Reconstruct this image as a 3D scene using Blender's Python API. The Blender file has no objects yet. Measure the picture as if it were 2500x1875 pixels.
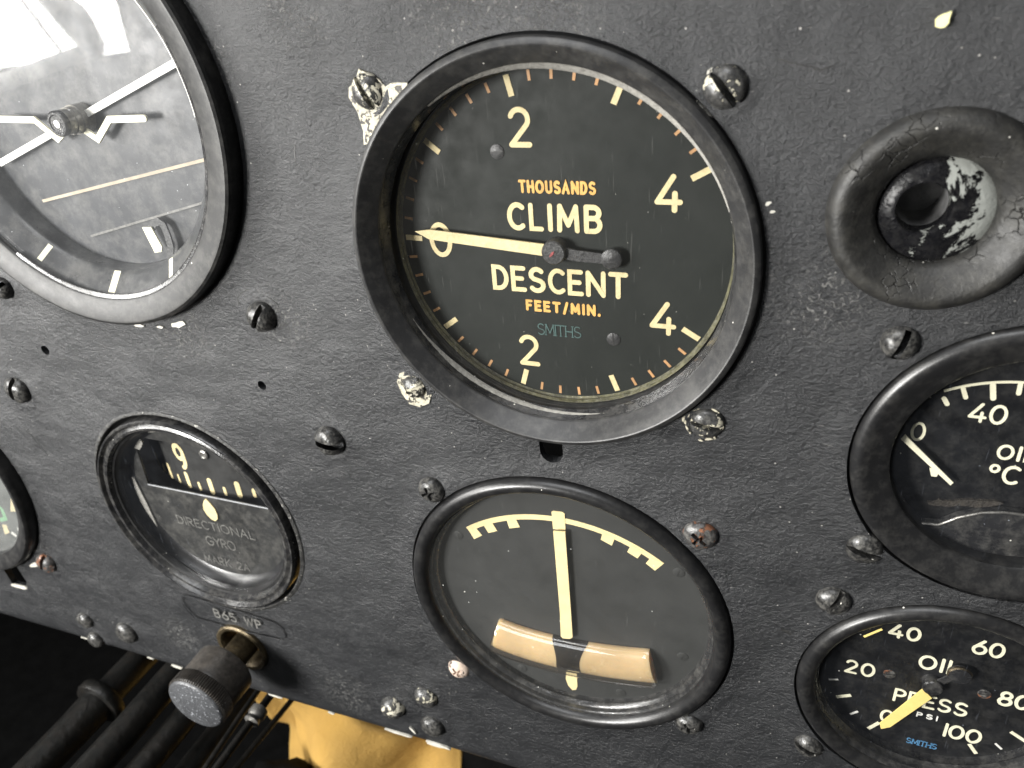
import bpy, bmesh, math, random
import numpy as np
from mathutils import Matrix, Vector, noise
from mathutils.geometry import delaunay_2d_cdt
random.seed(4)
MM = 0.001
sc = bpy.context.scene
col = sc.collection

# ------------------------------------------------------------------ camera, light, exposure
cam = bpy.data.cameras.new('camera'); co = bpy.data.objects.new('camera', cam); col.objects.link(co)
R_ = Matrix(((0.93480799, -0.11253596, 0.3368526), (0.34744104, 0.48636408, -0.80170737), (-0.0736121, 0.86647887, 0.49375664)))
co.matrix_world = Matrix.Translation((47.92*MM, -135*MM, 54.45*MM)) @ R_.to_4x4()
cam.lens = 26.883; cam.sensor_width = 36; cam.clip_start = 0.005; cam.clip_end = 20
cam.dof.use_dof = True; cam.dof.focus_distance = 0.175; cam.dof.aperture_fstop = 26
sc.camera = co

w = bpy.data.worlds.new('World'); sc.world = w; w.use_nodes = True
nt = w.node_tree; nt.nodes.clear()
out = nt.nodes.new('ShaderNodeOutputWorld'); bg = nt.nodes.new('ShaderNodeBackground')
tc = nt.nodes.new('ShaderNodeTexCoord'); sep = nt.nodes.new('ShaderNodeSeparateXYZ'); rmp = nt.nodes.new('ShaderNodeValToRGB')
mr = nt.nodes.new('ShaderNodeMapRange'); mr.inputs[1].default_value = -1; mr.inputs[2].default_value = 1
nt.links.new(tc.outputs['Generated'], sep.inputs[0]); nt.links.new(sep.outputs[2], mr.inputs[0]); nt.links.new(mr.outputs[0], rmp.inputs[0])
rmp.color_ramp.elements[0].position = 0.30; rmp.color_ramp.elements[0].color = (0.03, 0.03, 0.03, 1)
rmp.color_ramp.elements[1].position = 0.85; rmp.color_ramp.elements[1].color = (0.75, 0.78, 0.80, 1)
nt.links.new(rmp.outputs[0], bg.inputs[0]); bg.inputs[1].default_value = 0.16
nt.links.new(bg.outputs[0], out.inputs[0])

def area(name, loc, target, sx, sy, power, colr):
    l = bpy.data.lights.new(name, 'AREA'); l.shape = 'RECTANGLE'; l.size = sx; l.size_y = sy; l.energy = power; l.color = colr
    o = bpy.data.objects.new(name, l); col.objects.link(o); o.location = loc
    o.rotation_euler = (Vector(target)-Vector(loc)).to_track_quat('-Z', 'Y').to_euler()
    return o
area('window_daylight', (-0.64, -0.375, 0.135), (-0.05, 0, -0.03), 0.26, 0.29, 6.5, (1.0, 0.985, 0.95))
area('front_left_daylight', (-0.40, -0.56, 0.04), (-0.04, 0, -0.04), 0.17, 0.17, 10.0, (1.0, 0.985, 0.95))
area('canopy_daylight', (-0.12, -0.34, 0.62), (-0.06, 0, -0.05), 0.42, 0.30, 3.2, (0.98, 0.99, 1.0))
sc.view_settings.view_transform = 'Standard'; sc.view_settings.look = 'None'
sc.view_settings.exposure = 0.0; sc.view_settings.gamma = 1.0; sc.view_settings.use_curve_mapping = False
sc.render.engine = 'CYCLES'

# ------------------------------------------------------------------ helpers
CX, CZ, CH = 47.92, 54.45, 135.0
def mv(x, z, d0, d1):
    """a point measured on the plane d0 in front of the panel, restated on the plane d1"""
    k = (CH-d1)/(CH-d0)
    return CX+(x-CX)*k, CZ+(z-CZ)*k

class MB:
    def __init__(s): s.v = []; s.f = []
    def add(s, vs, fs):
        b = len(s.v); s.v += [tuple(p) for p in vs]; s.f += [tuple(b+i for i in f) for f in fs]; return s
    def lathe(s, prof, n=96, a0=0.0, a1=360.0, c=(0, 0), wob=0.0, seed=0):
        full = abs(a1-a0) >= 360; m = n if full else n+1; vs = []
        for i in range(m):
            a = math.radians(a0+(a1-a0)*i/n); ca, sa = math.cos(a), math.sin(a)
            for j, (r, d) in enumerate(prof):
                if wob:
                    q = noise.noise(Vector((ca*3+seed, sa*3, j*0.37)))*wob; r += q; 
                vs.append((c[0]+r*ca, -d, c[1]+r*sa))
        k = len(prof); fs = []
        for i in range(n):
            i2 = (i+1) % m
            for j in range(k-1):
                fs.append((i*k+j, i2*k+j, i2*k+j+1, i*k+j+1))
        return s.add(vs, fs)
    def disc(s, r, d, n=64, c=(0, 0), rings=1):
        vs = [(c[0], -d, c[1])]; fs = []
        for i in range(n):
            a = 2*math.pi*i/n; vs.append((c[0]+r*math.cos(a), -d, c[1]+r*math.sin(a)))
        for i in range(n): fs.append((0, 1+i, 1+(i+1) % n))
        return s.add(vs, fs)
    def prism(s, poly, d0, d1):
        """polygon (x,z) from depth d0 (back) to d1 (front)"""
        n = len(poly)
        vs = [(x, -d1, z) for x, z in poly]+[(x, -d0, z) for x, z in poly]
        fs = [tuple(range(n)), tuple(range(2*n-1, n-1, -1))]+[(i, i+n, (i+1) % n+n, (i+1) % n) for i in range(n)]
        return s.add(vs, fs)
    def box(s, x0, x1, z0, z1, d0, d1): return s.prism([(x0, z0), (x1, z0), (x1, z1), (x0, z1)], d0, d1)
    def bar(s, p, q, wd, d0, d1):
        p = Vector(p); q = Vector(q); t = (q-p).normalized(); n_ = Vector((-t.y, t.x))*wd/2
        return s.prism([tuple(p-n_), tuple(q-n_), tuple(q+n_), tuple(p+n_)], d0, d1)
    def tube(s, pts, r, n=12, caps=True):
        pts = [Vector(p) for p in pts]; rs = r if isinstance(r, (list, tuple)) else [r]*len(pts); vs = []; fs = []
        up = Vector((0.13, 0.21, 0.97))
        for i, p in enumerate(pts):
            t = (pts[min(i+1, len(pts)-1)]-pts[max(i-1, 0)]).normalized()
            a = t.cross(up).normalized(); b = t.cross(a)
            for j in range(n):
                g = 2*math.pi*j/n; vs.append(p+(a*math.cos(g)+b*math.sin(g))*rs[i])
        for i in range(len(pts)-1):
            for j in range(n): fs.append((i*n+j, i*n+(j+1) % n, (i+1)*n+(j+1) % n, (i+1)*n+j))
        if caps: fs += [tuple(range(n-1, -1, -1)), tuple((len(pts)-1)*n+j for j in range(n))]
        return s.add(vs, fs)
    def ribbon(s, pts, wd, d, th=0.12, cap=True, closed=False, fn=None):
        pts = [Vector(p) for p in pts]; n = len(pts); h = wd/2; L = []; Rr = []
        for i in range(n):
            if closed: a, b = pts[i-1], pts[(i+1) % n]; t1 = (pts[i]-a).normalized(); t2 = (b-pts[i]).normalized()
            else:
                t1 = (pts[i]-pts[i-1]).normalized() if i > 0 else (pts[1]-pts[0]).normalized()
                t2 = (pts[i+1]-pts[i]).normalized() if i < n-1 else t1
            m = (t1+t2).normalized(); c = max(0.45, m.dot(t1)); nn = Vector((-m.y, m.x))*(h/c)
            L.append(pts[i]+nn); Rr.append(pts[i]-nn)
        out_ = list(L)
        if cap and not closed:
            t = (pts[-1]-pts[-2]).normalized(); a0 = math.atan2(t.y, t.x)+math.pi/2
            out_ += [pts[-1]+Vector((math.cos(a0-math.pi*k/8), math.sin(a0-math.pi*k/8)))*h for k in range(1, 8)]
        out_ += Rr[::-1]
        if cap and not closed:
            t = (pts[1]-pts[0]).normalized(); a0 = math.atan2(t.y, t.x)-math.pi/2
            out_ += [pts[0]+Vector((math.cos(a0-math.pi*k/8), math.sin(a0-math.pi*k/8)))*h for k in range(1, 8)]
        fn = fn or (lambda x, z, dd: (x, -dd, z))
        if closed or fn is not None and len(pts) > 2 or True:
            # body quads + caps as fans, then the side wall
            vs = [fn(p.x, p.y, d+th) for p in L]+[fn(p.x, p.y, d+th) for p in Rr]; fs = []
            for i in range(n if closed else n-1):
                j = (i+1) % n; fs.append((i, n+i, n+j, j))
            s.add(vs, fs)
            if cap and not closed:
                for P0, tt, sg in ((pts[-1], (pts[-1]-pts[-2]).normalized(), 1), (pts[0], (pts[0]-pts[1]).normalized(), 1)):
                    a0 = math.atan2(tt.y, tt.x)+math.pi/2
                    ring = [P0+Vector((math.cos(a0-math.pi*k/8), math.sin(a0-math.pi*k/8)))*h for k in range(0, 9)]
                    s.add([fn(p.x, p.y, d+th) for p in ring], [tuple(range(9))])
            rim = [out_] if not closed else [L, Rr]
            for rr in rim:
                m_ = len(rr)
                s.add([fn(p.x, p.y, d+th) for p in rr]+[fn(p.x, p.y, d-0.05) for p in rr], [(i, (i+1) % m_, m_+(i+1) % m_, m_+i) for i in range(m_)])
        return s
    def build(s, name, mat, parent=None, loc=None, ang=38, kind=None):
        me = bpy.data.meshes.new(name); me.from_pydata([(x*MM, y*MM, z*MM) for x, y, z in s.v], [], s.f)
        bm = bmesh.new(); bm.from_mesh(me); bmesh.ops.remove_doubles(bm, verts=bm.verts, dist=1e-7)
        bmesh.ops.recalc_face_normals(bm, faces=bm.faces); bm.to_mesh(me); bm.free()
        return link(name, me, mat, parent, loc, ang, kind)

def link(name, me, mat, parent=None, loc=None, ang=38, kind=None):
    me.polygons.foreach_set('use_smooth', [True]*len(me.polygons)); me.set_sharp_from_angle(angle=math.radians(ang))
    me.materials.clear(); me.materials.append(mat)
    o = bpy.data.objects.new(name, me); col.objects.link(o)
    if parent: o.parent = parent
    if loc: o.location = loc
    if kind: o['kind'] = kind
    return o
def tag(o, label, cat, group=None):
    o['label'] = label; o['category'] = cat
    if group: o['group'] = group
    return o
def thing(name, label, cat, x=0, z=0, d=0, group=None):
    o = bpy.data.objects.new(name, None); col.objects.link(o); o.empty_display_size = 0.01
    o.location = (x*MM, -d*MM, z*MM); return tag(o, label, cat, group)

# ------------------------------------------------------------------ materials
class NB:
    def __init__(s, name):
        s.m = bpy.data.materials.new(name); s.m.use_nodes = True; s.t = s.m.node_tree; s.t.nodes.clear()
        s.o = s.t.nodes.new('ShaderNodeOutputMaterial'); s.tc = s.t.nodes.new('ShaderNodeTexCoord'); s.co = s.tc.outputs['Object']
    def n(s, typ, **k):
        nd = s.t.nodes.new('ShaderNode'+typ)
        for a, b in k.items(): setattr(nd, a, b)
        return nd
    def l(s, a, b): s.t.links.new(a, b)
    def mapping(s, scale=(1, 1, 1), rot=(0, 0, 0), loc=(0, 0, 0)):
        m = s.n('Mapping'); m.inputs['Scale'].default_value = scale; m.inputs['Rotation'].default_value = rot; m.inputs['Location'].default_value = loc
        s.l(s.co, m.inputs['Vector']); return m.outputs[0]
    def noise(s, scale, detail=4, rough=0.55, dist=0.0, vec=None):
        q = s.n('TexNoise'); q.inputs['Scale'].default_value = scale; q.inputs['Detail'].default_value = detail
        q.inputs['Roughness'].default_value = rough; q.inputs['Distortion'].default_value = dist
        s.l(vec or s.co, q.inputs['Vector']); return q.outputs[0]
    def rng(s, val, a, b, c=0.0, d=1.0):
        q = s.n('MapRange'); q.inputs[1].default_value = a; q.inputs[2].default_value = b; q.inputs[3].default_value = c; q.inputs[4].default_value = d
        s.l(val, q.inputs[0]); return q.outputs[0]
    def math(s, op, a, b=None, c=None):
        q = s.n('Math', operation=op)
        for i, v in enumerate((a, b, c)):
            if v is None: continue
            if isinstance(v, (int, float)): q.inputs[i].default_value = v
            else: s.l(v, q.inputs[i])
        return q.outputs[0]
    def mix(s, f, a, b):
        q = s.n('Mix', data_type='RGBA')
        for sock, v in ((q.inputs['Factor'], f), (q.inputs[6], a), (q.inputs[7], b)):
            if isinstance(v, (int, float)): sock.default_value = v
            elif isinstance(v, tuple): sock.default_value = (*v, 1)
            else: s.l(v, sock)
        return q.outputs[2]
    def specks(s, scale, size, keep=0.5):
        v = s.n('TexVoronoi'); v.inputs['Scale'].default_value = scale; s.l(s.co, v.inputs['Vector'])
        sp = s.n('SeparateColor'); s.l(v.outputs['Color'], sp.inputs[0])
        rad = s.math('MULTIPLY', sp.outputs[1], size)
        a = s.math('LESS_THAN', v.outputs['Distance'], rad); b = s.math('GREATER_THAN', sp.outputs[0], 1-keep)
        return s.math('MULTIPLY', a, b)
    def bump(s, h, dist, strength=1.0, prev=None):
        b = s.n('Bump'); b.inputs['Distance'].default_value = dist; b.inputs['Strength'].default_value = strength
        s.l(h, b.inputs['Height'])
        if prev is not None: s.l(prev, b.inputs['Normal'])
        return b.outputs[0]

def paint(name, color, rough=0.4, var=0.25, vscale=80, bumps=((900, 0.00006),), chips=None, dust=0.0, dustcol=(0.55, 0.53, 0.48), metal=0.0, coat=0.0, rvar=0.1, spec=0.5, crackle=None, speck=None, bias=None, sss=0, edge=0):
    b = NB(name); p = b.n('BsdfPrincipled'); b.l(p.outputs[0], b.o.inputs[0])
    c1 = tuple(x*(1-var) for x in color); c2 = tuple(min(1, x*(1+var)) for x in color)
    c = b.mix(b.rng(b.noise(vscale, 6, 0.65), 0.3, 0.7), c1, c2)
    if dust: c = b.mix(b.math('MULTIPLY', b.rng(b.noise(vscale*2.3, 8, 0.75), 0.45, 0.8), dust), c, dustcol)
    nrm = None
    if crackle:
        v = b.n('TexVoronoi', feature='DISTANCE_TO_EDGE'); v.inputs['Scale'].default_value = crackle[0]
        wv = b.n('VectorMath', operation='ADD'); nz = b.n('TexNoise'); nz.inputs['Scale'].default_value = crackle[0]*1.5; b.l(b.co, nz.inputs[0])
        sc_ = b.n('VectorMath', operation='SCALE'); sc_.inputs['Scale'].default_value = 0.6/crackle[0]; b.l(nz.outputs['Color'], sc_.inputs[0])
        b.l(b.co, wv.inputs[0]); b.l(sc_.outputs[0], wv.inputs[1]); b.l(wv.outputs[0], v.inputs['Vector'])
        k = b.math('MULTIPLY', b.rng(v.outputs['Distance'], 0.0, crackle[1], 1, 0), b.rng(b.noise(crackle[0]*0.25, 3), crackle[2], crackle[2]+0.12))
        c = b.mix(k, c, tuple(x*0.15 for x in color)); nrm = b.bump(b.math('MULTIPLY', k, -1.0), 0.00025)
    rgh = b.rng(b.noise(vscale*3, 5), 0.3, 0.7, max(0.03, rough-rvar), min(1, rough+rvar))
    if chips:
        ccol, scale, thr = chips
        cn = b.noise(scale, 8, 0.7, 0.4)
        if bias:
            sx = b.n('SeparateXYZ'); b.l(b.co, sx.inputs[0])
            cn = b.math('ADD', cn, b.math('ADD', b.math('MULTIPLY_ADD', sx.outputs[0], bias[0], bias[3]), b.math('MULTIPLY', sx.outputs[2], bias[2])))
        m = b.rng(cn, thr, thr+0.012)
        ring = b.math('MULTIPLY', b.rng(cn, thr-0.05, thr), b.math('SUBTRACT', 1.0, m))
        c = b.mix(b.math('MULTIPLY', ring, 0.6), c, tuple(x*0.3 for x in color)); c = b.mix(m, c, ccol)
        nrm = b.bump(b.math('MULTIPLY', m, -1.0), 0.00025, prev=nrm)
    if edge:
        ge = b.n('NewGeometry'); pt = b.rng(ge.outputs['Pointiness'], 0.515, 0.56)
        c = b.mix(b.math('MULTIPLY', b.math('MULTIPLY', pt, b.rng(b.noise(650, 6, 0.7), 0.42, 0.60)), edge), c, (0.30, 0.29, 0.27))
    if speck: c = b.mix(b.specks(*speck), c, (0.75, 0.73, 0.66))
    for sc_, ds in bumps: nrm = b.bump(b.noise(sc_, 6, 0.6, 0.6), ds, prev=nrm)
    if nrm is not None: b.l(nrm, p.inputs['Normal'])
    b.l(c, p.inputs['Base Color']); b.l(rgh, p.inputs['Roughness'])
    p.inputs['Metallic'].default_value = metal; p.inputs['Coat Weight'].default_value = coat; p.inputs['Specular IOR Level'].default_value = spec
    if sss: p.inputs['Subsurface Weight'].default_value = sss; p.inputs['Subsurface Radius'].default_value = (0.006, 0.004, 0.002); p.inputs['Subsurface Scale'].default_value = 1.0
    return b.m

CREAM = (0.48, 0.45, 0.35)
def panel_material():
    b = NB('wrinkled_black_paint'); p = b.n('BsdfPrincipled'); b.l(p.outputs[0], b.o.inputs[0])
    v1 = b.mapping(scale=(0.9, 1, 1.25), rot=(0, math.radians(-25), 0))
    big = b.noise(28, 4, 0.5); mid = b.noise(150, 5, 0.6)
    wr = b.noise(820, 6, 0.62, 0.25, v1); fine = b.noise(2300, 5, 0.75, 0.2, v1)
    sx = b.n('SeparateXYZ'); b.l(b.co, sx.inputs[0])
    amt = b.math('MULTIPLY', b.rng(b.noise(35, 3, 0.5), 0.35, 0.65, 0.5, 1.2), b.rng(sx.outputs[0], -0.10, 0.05, 0.75, 1.35))
    c = b.mix(b.rng(mid, 0.3, 0.7), (0.0105, 0.0112, 0.0126), (0.0205, 0.0213, 0.0230))
    c = b.mix(b.math('MULTIPLY', b.rng(b.noise(420, 9, 0.8), 0.52, 0.78), 0.08), c, (0.20, 0.20, 0.195))
    # rubbed spots where the paint is chafed
    spots = ((-49, 46, 5), (-44, 44, 4), (-12, 47, 11), (4, 45, 8), (-78, -157, 10), (-146, -151, 8), (-66, -18, 8), (-100, -25, 9), (52, -3, 9), (-70, 38, 7))
    tot = None
    for x, z, r in spots:
        d_ = b.n('VectorMath', operation='DISTANCE'); d_.inputs[1].default_value = (x*MM, 0, z*MM); b.l(b.co, d_.inputs[0])
        q = b.rng(d_.outputs['Value'], r*MM*0.2, r*MM*1.3, 1, 0); tot = q if tot is None else b.math('MAXIMUM', tot, q)
    chaf = b.math('MULTIPLY', tot, b.rng(b.noise(1000, 6, 0.75, 1.0), 0.53, 0.60))
    c = b.mix(b.math('MULTIPLY', chaf, 0.42), c, (0.42, 0.41, 0.385))
    c = b.mix(b.math('MULTIPLY', b.rng(b.noise(3200, 3, 0.8), 0.56, 0.72), 0.06), c, (0.30, 0.295, 0.28))
    s1 = b.specks(480, 0.085, 0.35); s2 = b.specks(160, 0.036, 0.35)
    sp = b.math('MAXIMUM', s1, s2); c = b.mix(b.math('MULTIPLY', sp, 0.5), c, (0.62, 0.60, 0.55))
    v2 = b.mapping(scale=(0.25, 1, 2.2), rot=(0, math.radians(-38), 0))
    fib = b.rng(b.noise(1500, 2, 0.5, 0.0, v2), 0.735, 0.76); c = b.mix(b.math('MULTIPLY', fib, 0.25), c, (0.5, 0.48, 0.44))
    b.l(c, p.inputs['Base Color'])
    b.l(b.rng(b.noise(240, 6, 0.7), 0.3, 0.7, 0.31, 0.45), p.inputs['Roughness']); p.inputs['Specular IOR Level'].default_value = 0.68
    n1 = b.bump(big, 0.0034, 1.0); n2 = b.bump(mid, 0.00034, prev=n1)
    n3 = b.bump(b.math('MULTIPLY', wr, amt), 0.00048, prev=n2); n4 = b.bump(fine, 0.00022, prev=n3)
    n5 = b.bump(chaf, 0.00008, prev=n4); b.l(n5, p.inputs['Normal'])
    return b.m

def glass(name, veil=0.02, keep=0.25, tint=(0.80, 0.79, 0.74), strength=1.6, smear=0.5, speck=(300, 0.05)):
    b = NB(name)
    lw = b.n('LayerWeight'); lw.inputs['Blend'].default_value = 0.5
    f = b.math('POWER', lw.outputs['Facing'], 5.0); f = b.math('MULTIPLY_ADD', f, 0.92, 0.045); f = b.math('MULTIPLY', f, strength); f = b.math('MINIMUM', f, 0.95)
    tr = b.n('BsdfTransparent'); gl = b.n('BsdfGlossy'); gl.inputs['Roughness'].default_value = 0.015
    nb = b.bump(b.noise(25, 2), 0.00002); b.l(nb, gl.inputs['Normal'])
    m1 = b.n('MixShader'); b.l(f, m1.inputs[0]); b.l(tr.outputs[0], m1.inputs[1]); b.l(gl.outputs[0], m1.inputs[2])
    df = b.n('BsdfDiffuse'); df.inputs['Color'].default_value = (*tint, 1)
    ve = b.math('MULTIPLY', b.rng(b.noise(60, 8, 0.7, 1.0), 0.3, 0.75, 1-smear, 1+smear), veil)
    ve = b.math('MAXIMUM', ve, b.math('MULTIPLY', b.specks(speck[0], speck[1], keep), 0.75))
    sv = b.mapping(scale=(1, 1, 0.06), rot=(0, math.radians(35), 0)); scr = b.rng(b.noise(2600, 1, 0.5, 0.3, sv), 0.74, 0.77)
    ve = b.math('MAXIMUM', ve, b.math('MULTIPLY', scr, 0.035))
    m2 = b.n('MixShader'); b.l(ve, m2.inputs[0]); b.l(m1.outputs[0], m2.inputs[1]); b.l(df.outputs[0], m2.inputs[2])
    b.l(m2.outputs[0], b.o.inputs[0])
    return b.m

M = {}
M['panel'] = panel_material()
M['bezel'] = paint('satin_black_bezel_paint', (0.012, 0.012, 0.0125), 0.33, 0.15, 120, ((160, 0.00003), (2600, 0.00002)), dust=0.06, speck=(350, 0.07, 0.3), rvar=0.03)
M['bezel_climb'] = paint('grey_black_bezel_paint', (0.022, 0.022, 0.0225), 0.40, 0.2, 120, ((160, 0.00001), (2600, 0.00003)), dust=0.10, speck=(350, 0.07, 0.4), rvar=0.03)
M['bezel_att'] = paint('dusty_black_bezel_paint', (0.014, 0.014, 0.014), 0.47, 0.15, 120, ((160, 0.00001), (2600, 0.00003)), dust=0.10, speck=(350, 0.07, 0.3), spec=0.4, rvar=0.03)
M['bezel_worn'] = paint('worn_black_bezel_paint', (0.010, 0.010, 0.0105), 0.32, 0.2, 140, ((160, 0.00002), (2200, 0.00003)), dust=0.04, speck=(420, 0.08, 0.35), rvar=0.03)
M['gloss'] = paint('glossy_black_enamel', (0.018, 0.018, 0.019), 0.22, 0.25, 150, ((300, 0.00012), (1500, 0.00003)), dust=0.16, speck=(420, 0.09, 0.4), rvar=0.03)
M['black'] = paint('flat_black_inside', (0.012, 0.012, 0.012), 0.5, 0.3, 200, ((900, 0.00004),), dust=0.1)
M['felt'] = paint('grey_felt_gasket', (0.27, 0.26, 0.235), 0.9, 0.4, 900, ((2500, 0.0002),), dust=0.4)
M['seam'] = paint('grimy_brass_seam', (0.10, 0.095, 0.05), 0.35, 0.7, 500, ((1200, 0.0003),), dust=0.3)
M['dial'] = paint('matt_black_dial', (0.0120, 0.0145, 0.0126), 0.6, 0.08, 90, ((2500, 0.00002),), spec=0.25, speck=(380, 0.065, 0.4))
M['dial_grey'] = paint('charcoal_dial', (0.0225, 0.0232, 0.0222), 0.62, 0.12, 50, ((2500, 0.00002),), speck=(240, 0.05, 0.3))
M['dial_dark'] = paint('black_dial', (0.005, 0.0052, 0.006), 0.45, 0.4, 150, ((900, 0.00003),), dust=0.05, speck=(300, 0.06, 0.35))
M['lume'] = paint('cream_luminous_paint', (0.70, 0.59, 0.33), 0.6, 0.14, 260, ((1500, 0.00012),), dust=0.5, dustcol=(0.42, 0.30, 0.12))
M['lume_turn'] = paint('yellowed_luminous_paint', (0.74, 0.61, 0.32), 0.6, 0.08, 300, ((1500, 0.00004),), dust=0.10, dustcol=(0.55, 0.36, 0.13))
M['amber'] = paint('amber_lettering_paint', (0.72, 0.40, 0.10), 0.6, 0.25, 350, ((1500, 0.00005),), dust=0.25, dustcol=(0.8, 0.6, 0.3))
M['amber_dark'] = paint('brown_orange_tick_paint', (0.46, 0.25, 0.11), 0.6, 0.25, 200, ((1500, 0.00004),), dust=0.2, dustcol=(0.6, 0.4, 0.15))
M['ivory'] = paint('ivory_lettering_paint', (0.80, 0.77, 0.58), 0.55, 0.08, 300, ((1500, 0.00003),), dust=0.1, dustcol=(0.6, 0.5, 0.25))
M['white'] = paint('white_marking_paint', (0.78, 0.77, 0.72), 0.5, 0.08, 200, ((1500, 0.00002),), dust=0.1, dustcol=(0.6, 0.5, 0.3))
M['pitch'] = paint('faded_tan_line', (0.36, 0.30, 0.22), 0.6, 0.2, 200)
M['teal'] = paint('faded_teal_ink', (0.055, 0.105, 0.098), 0.6, 0.3, 400)
M['blue'] = paint('blue_ink', (0.07, 0.20, 0.36), 0.6, 0.15, 400)
M['green'] = paint('green_ink', (0.10, 0.32, 0.13), 0.6, 0.15, 300)
M['needle'] = paint('orange_yellow_needle_paint', (0.82, 0.64, 0.22), 0.5, 0.08, 200, dust=0.1, dustcol=(0.7, 0.4, 0.1))
M['hub'] = paint('dull_black_hub', (0.026, 0.026, 0.027), 0.42, 0.4, 700, ((1300, 0.00012),), dust=0.4, dustcol=(0.2, 0.2, 0.19))
M['red'] = paint('red_pivot_dab', (0.30, 0.06, 0.06), 0.5, 0.4, 900)
M['screw'] = paint('black_painted_screw', (0.018, 0.018, 0.018), 0.30, 0.3, 400, ((500, 0.0002),), dust=0.3, speck=(500, 0.12, 0.3))
M['screw_chip'] = paint('chipped_black_screw', (0.030, 0.030, 0.030), 0.30, 0.3, 400, ((500, 0.0002),), chips=(CREAM, 330, 0.555), dust=0.2)
M['screw_bare'] = paint('cream_screw_with_worn_paint', (0.026, 0.026, 0.026), 0.30, 0.3, 400, ((500, 0.0002),), chips=((0.50, 0.47, 0.38), 300, 0.52), dust=0.2)
M['screw_pink'] = paint('pinkish_bare_screw', (0.05, 0.04, 0.04), 0.4, 0.3, 400, ((600, 0.0002),), chips=((0.55, 0.44, 0.36), 420, 0.40), dust=0.2)
M['rust'] = paint('rusty_slot_screw', (0.035, 0.034, 0.034), 0.35, 0.3, 400, ((500, 0.0002),), chips=((0.20, 0.09, 0.05), 420, 0.55), dust=0.4)
M['bare'] = paint('bare_cream_primer', (0.46, 0.43, 0.33), 0.55, 0.3, 300, ((900, 0.0002),), chips=((0.05, 0.045, 0.04), 800, 0.555), dust=0.6, dustcol=(0.25, 0.22, 0.17))
M['chip'] = paint('pale_primer', (0.50, 0.485, 0.43), 0.5, 0.15, 500, ((900, 0.0001),), dust=0.2, dustcol=(0.4, 0.36, 0.3))
M['flake'] = paint('yellow_paint_flake', (0.80, 0.76, 0.38), 0.6, 0.06, 300)
M['rubber'] = paint('cracked_black_rubber', (0.015, 0.0147, 0.0138), 0.52, 0.45, 130, ((200, 0.00010), (1300, 0.00010)), dust=0.35, dustcol=(0.10, 0.095, 0.08), crackle=(520, 0.05, 0.53), speck=(420, 0.08, 0.3))
M['socket'] = paint('peeling_socket_paint', (0.006, 0.006, 0.007), 0.26, 0.4, 300, ((700, 0.00018),), chips=((0.27, 0.28, 0.26), 130, 0.62), bias=(24, 0, 6, 0.045), spec=0.25, dust=0.03)
M['knob'] = paint('scuffed_knob', (0.030, 0.026, 0.022), 0.38, 0.4, 300, ((900, 0.00012),), dust=0.4, dustcol=(0.17, 0.15, 0.13))
M['knob_face'] = paint('speckled_knob_face', (0.060, 0.062, 0.066), 0.38, 0.25, 300, ((1100, 0.00015),), chips=((0.27, 0.28, 0.30), 1100, 0.58))
M['brass'] = paint('tarnished_brass', (0.085, 0.066, 0.038), 0.40, 0.7, 300, ((600, 0.0003),), metal=0.7, dust=0.4, dustcol=(0.04, 0.03, 0.02))
M['steel'] = paint('worn_steel', (0.30, 0.29, 0.27), 0.35, 0.3, 300, ((700, 0.0001),), metal=0.8, dust=0.3, dustcol=(0.05, 0.05, 0.05))
M['bright_edge'] = paint('bevel_highlight', (0.55, 0.56, 0.58), 0.3, 0.2, 300, metal=0.3)  # pale colour stands in for the highlight on a bevel
M['mask'] = paint('scuffed_black_mask_plate', (0.022, 0.022, 0.021), 0.42, 0.3, 120, ((900, 0.00003),), dust=0.14, rvar=0.04, speck=(300, 0.06, 0.35))
M['grime'] = paint('brown_grime', (0.024, 0.020, 0.016), 0.7, 0.5, 500, ((1200, 0.0004),), dust=0.3, dustcol=(0.14, 0.12, 0.09))
M['tube'] = paint('amber_liquid_glass', (0.53, 0.385, 0.21), 0.25, 0.25, 45, ((200, 0.00004),), coat=1.0, dust=0.15, dustcol=(0.7, 0.52, 0.3), speck=(220, 0.08, 0.3), sss=0.5)
M['ball'] = paint('glossy_black_ball', (0.010, 0.011, 0.013), 0.10, 0.3, 200, ((300, 0.00003),), coat=1.0, speck=(260, 0.07, 0.4))
M['clear'] = paint('smoky_clear_plastic', (0.22, 0.21, 0.19), 0.12, 0.3, 250, ((500, 0.0002),), coat=1.0, dust=0.5, dustcol=(0.55, 0.53, 0.46))
M['dark'] = paint('sooty_black', (0.004, 0.004, 0.004), 0.8, 0.4, 60, ((120, 0.001),), spec=0.08)
M['pipe'] = paint('black_tube_enamel', (0.007, 0.007, 0.0065), 0.36, 0.4, 80, ((250, 0.0004),), dust=0.2, dustcol=(0.05, 0.035, 0.025), speck=(150, 0.06, 0.2), spec=0.3)
M['cloth'] = paint('yellow_chamois', (0.41, 0.245, 0.058), 0.85, 0.2, 18, ((60, 0.002), (900, 0.0006)))
M['att_disc'] = paint('grey_horizon_disc', (0.021, 0.023, 0.027), 0.5, 0.2, 60, ((900, 0.00003),), dust=0.2)
M['att_ring'] = paint('grey_bank_ring', (0.036, 0.037, 0.039), 0.35, 0.2, 60, ((900, 0.00003),), dust=0.2)
M['card'] = paint('black_compass_card', (0.025, 0.025, 0.024), 0.5, 0.3, 90, ((900, 0.00003),))
M['engrave'] = paint('grey_engraved_line', (0.135, 0.132, 0.122), 0.5, 0.5, 900, dust=0.6, dustcol=(0.03, 0.03, 0.03))
M['frame'] = paint('white_canopy_frame', (0.75, 0.75, 0.73), 0.5, 0.05, 10)
M['g_climb'] = glass('dusty_cover_glass', 0.004, 0.3)
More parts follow.
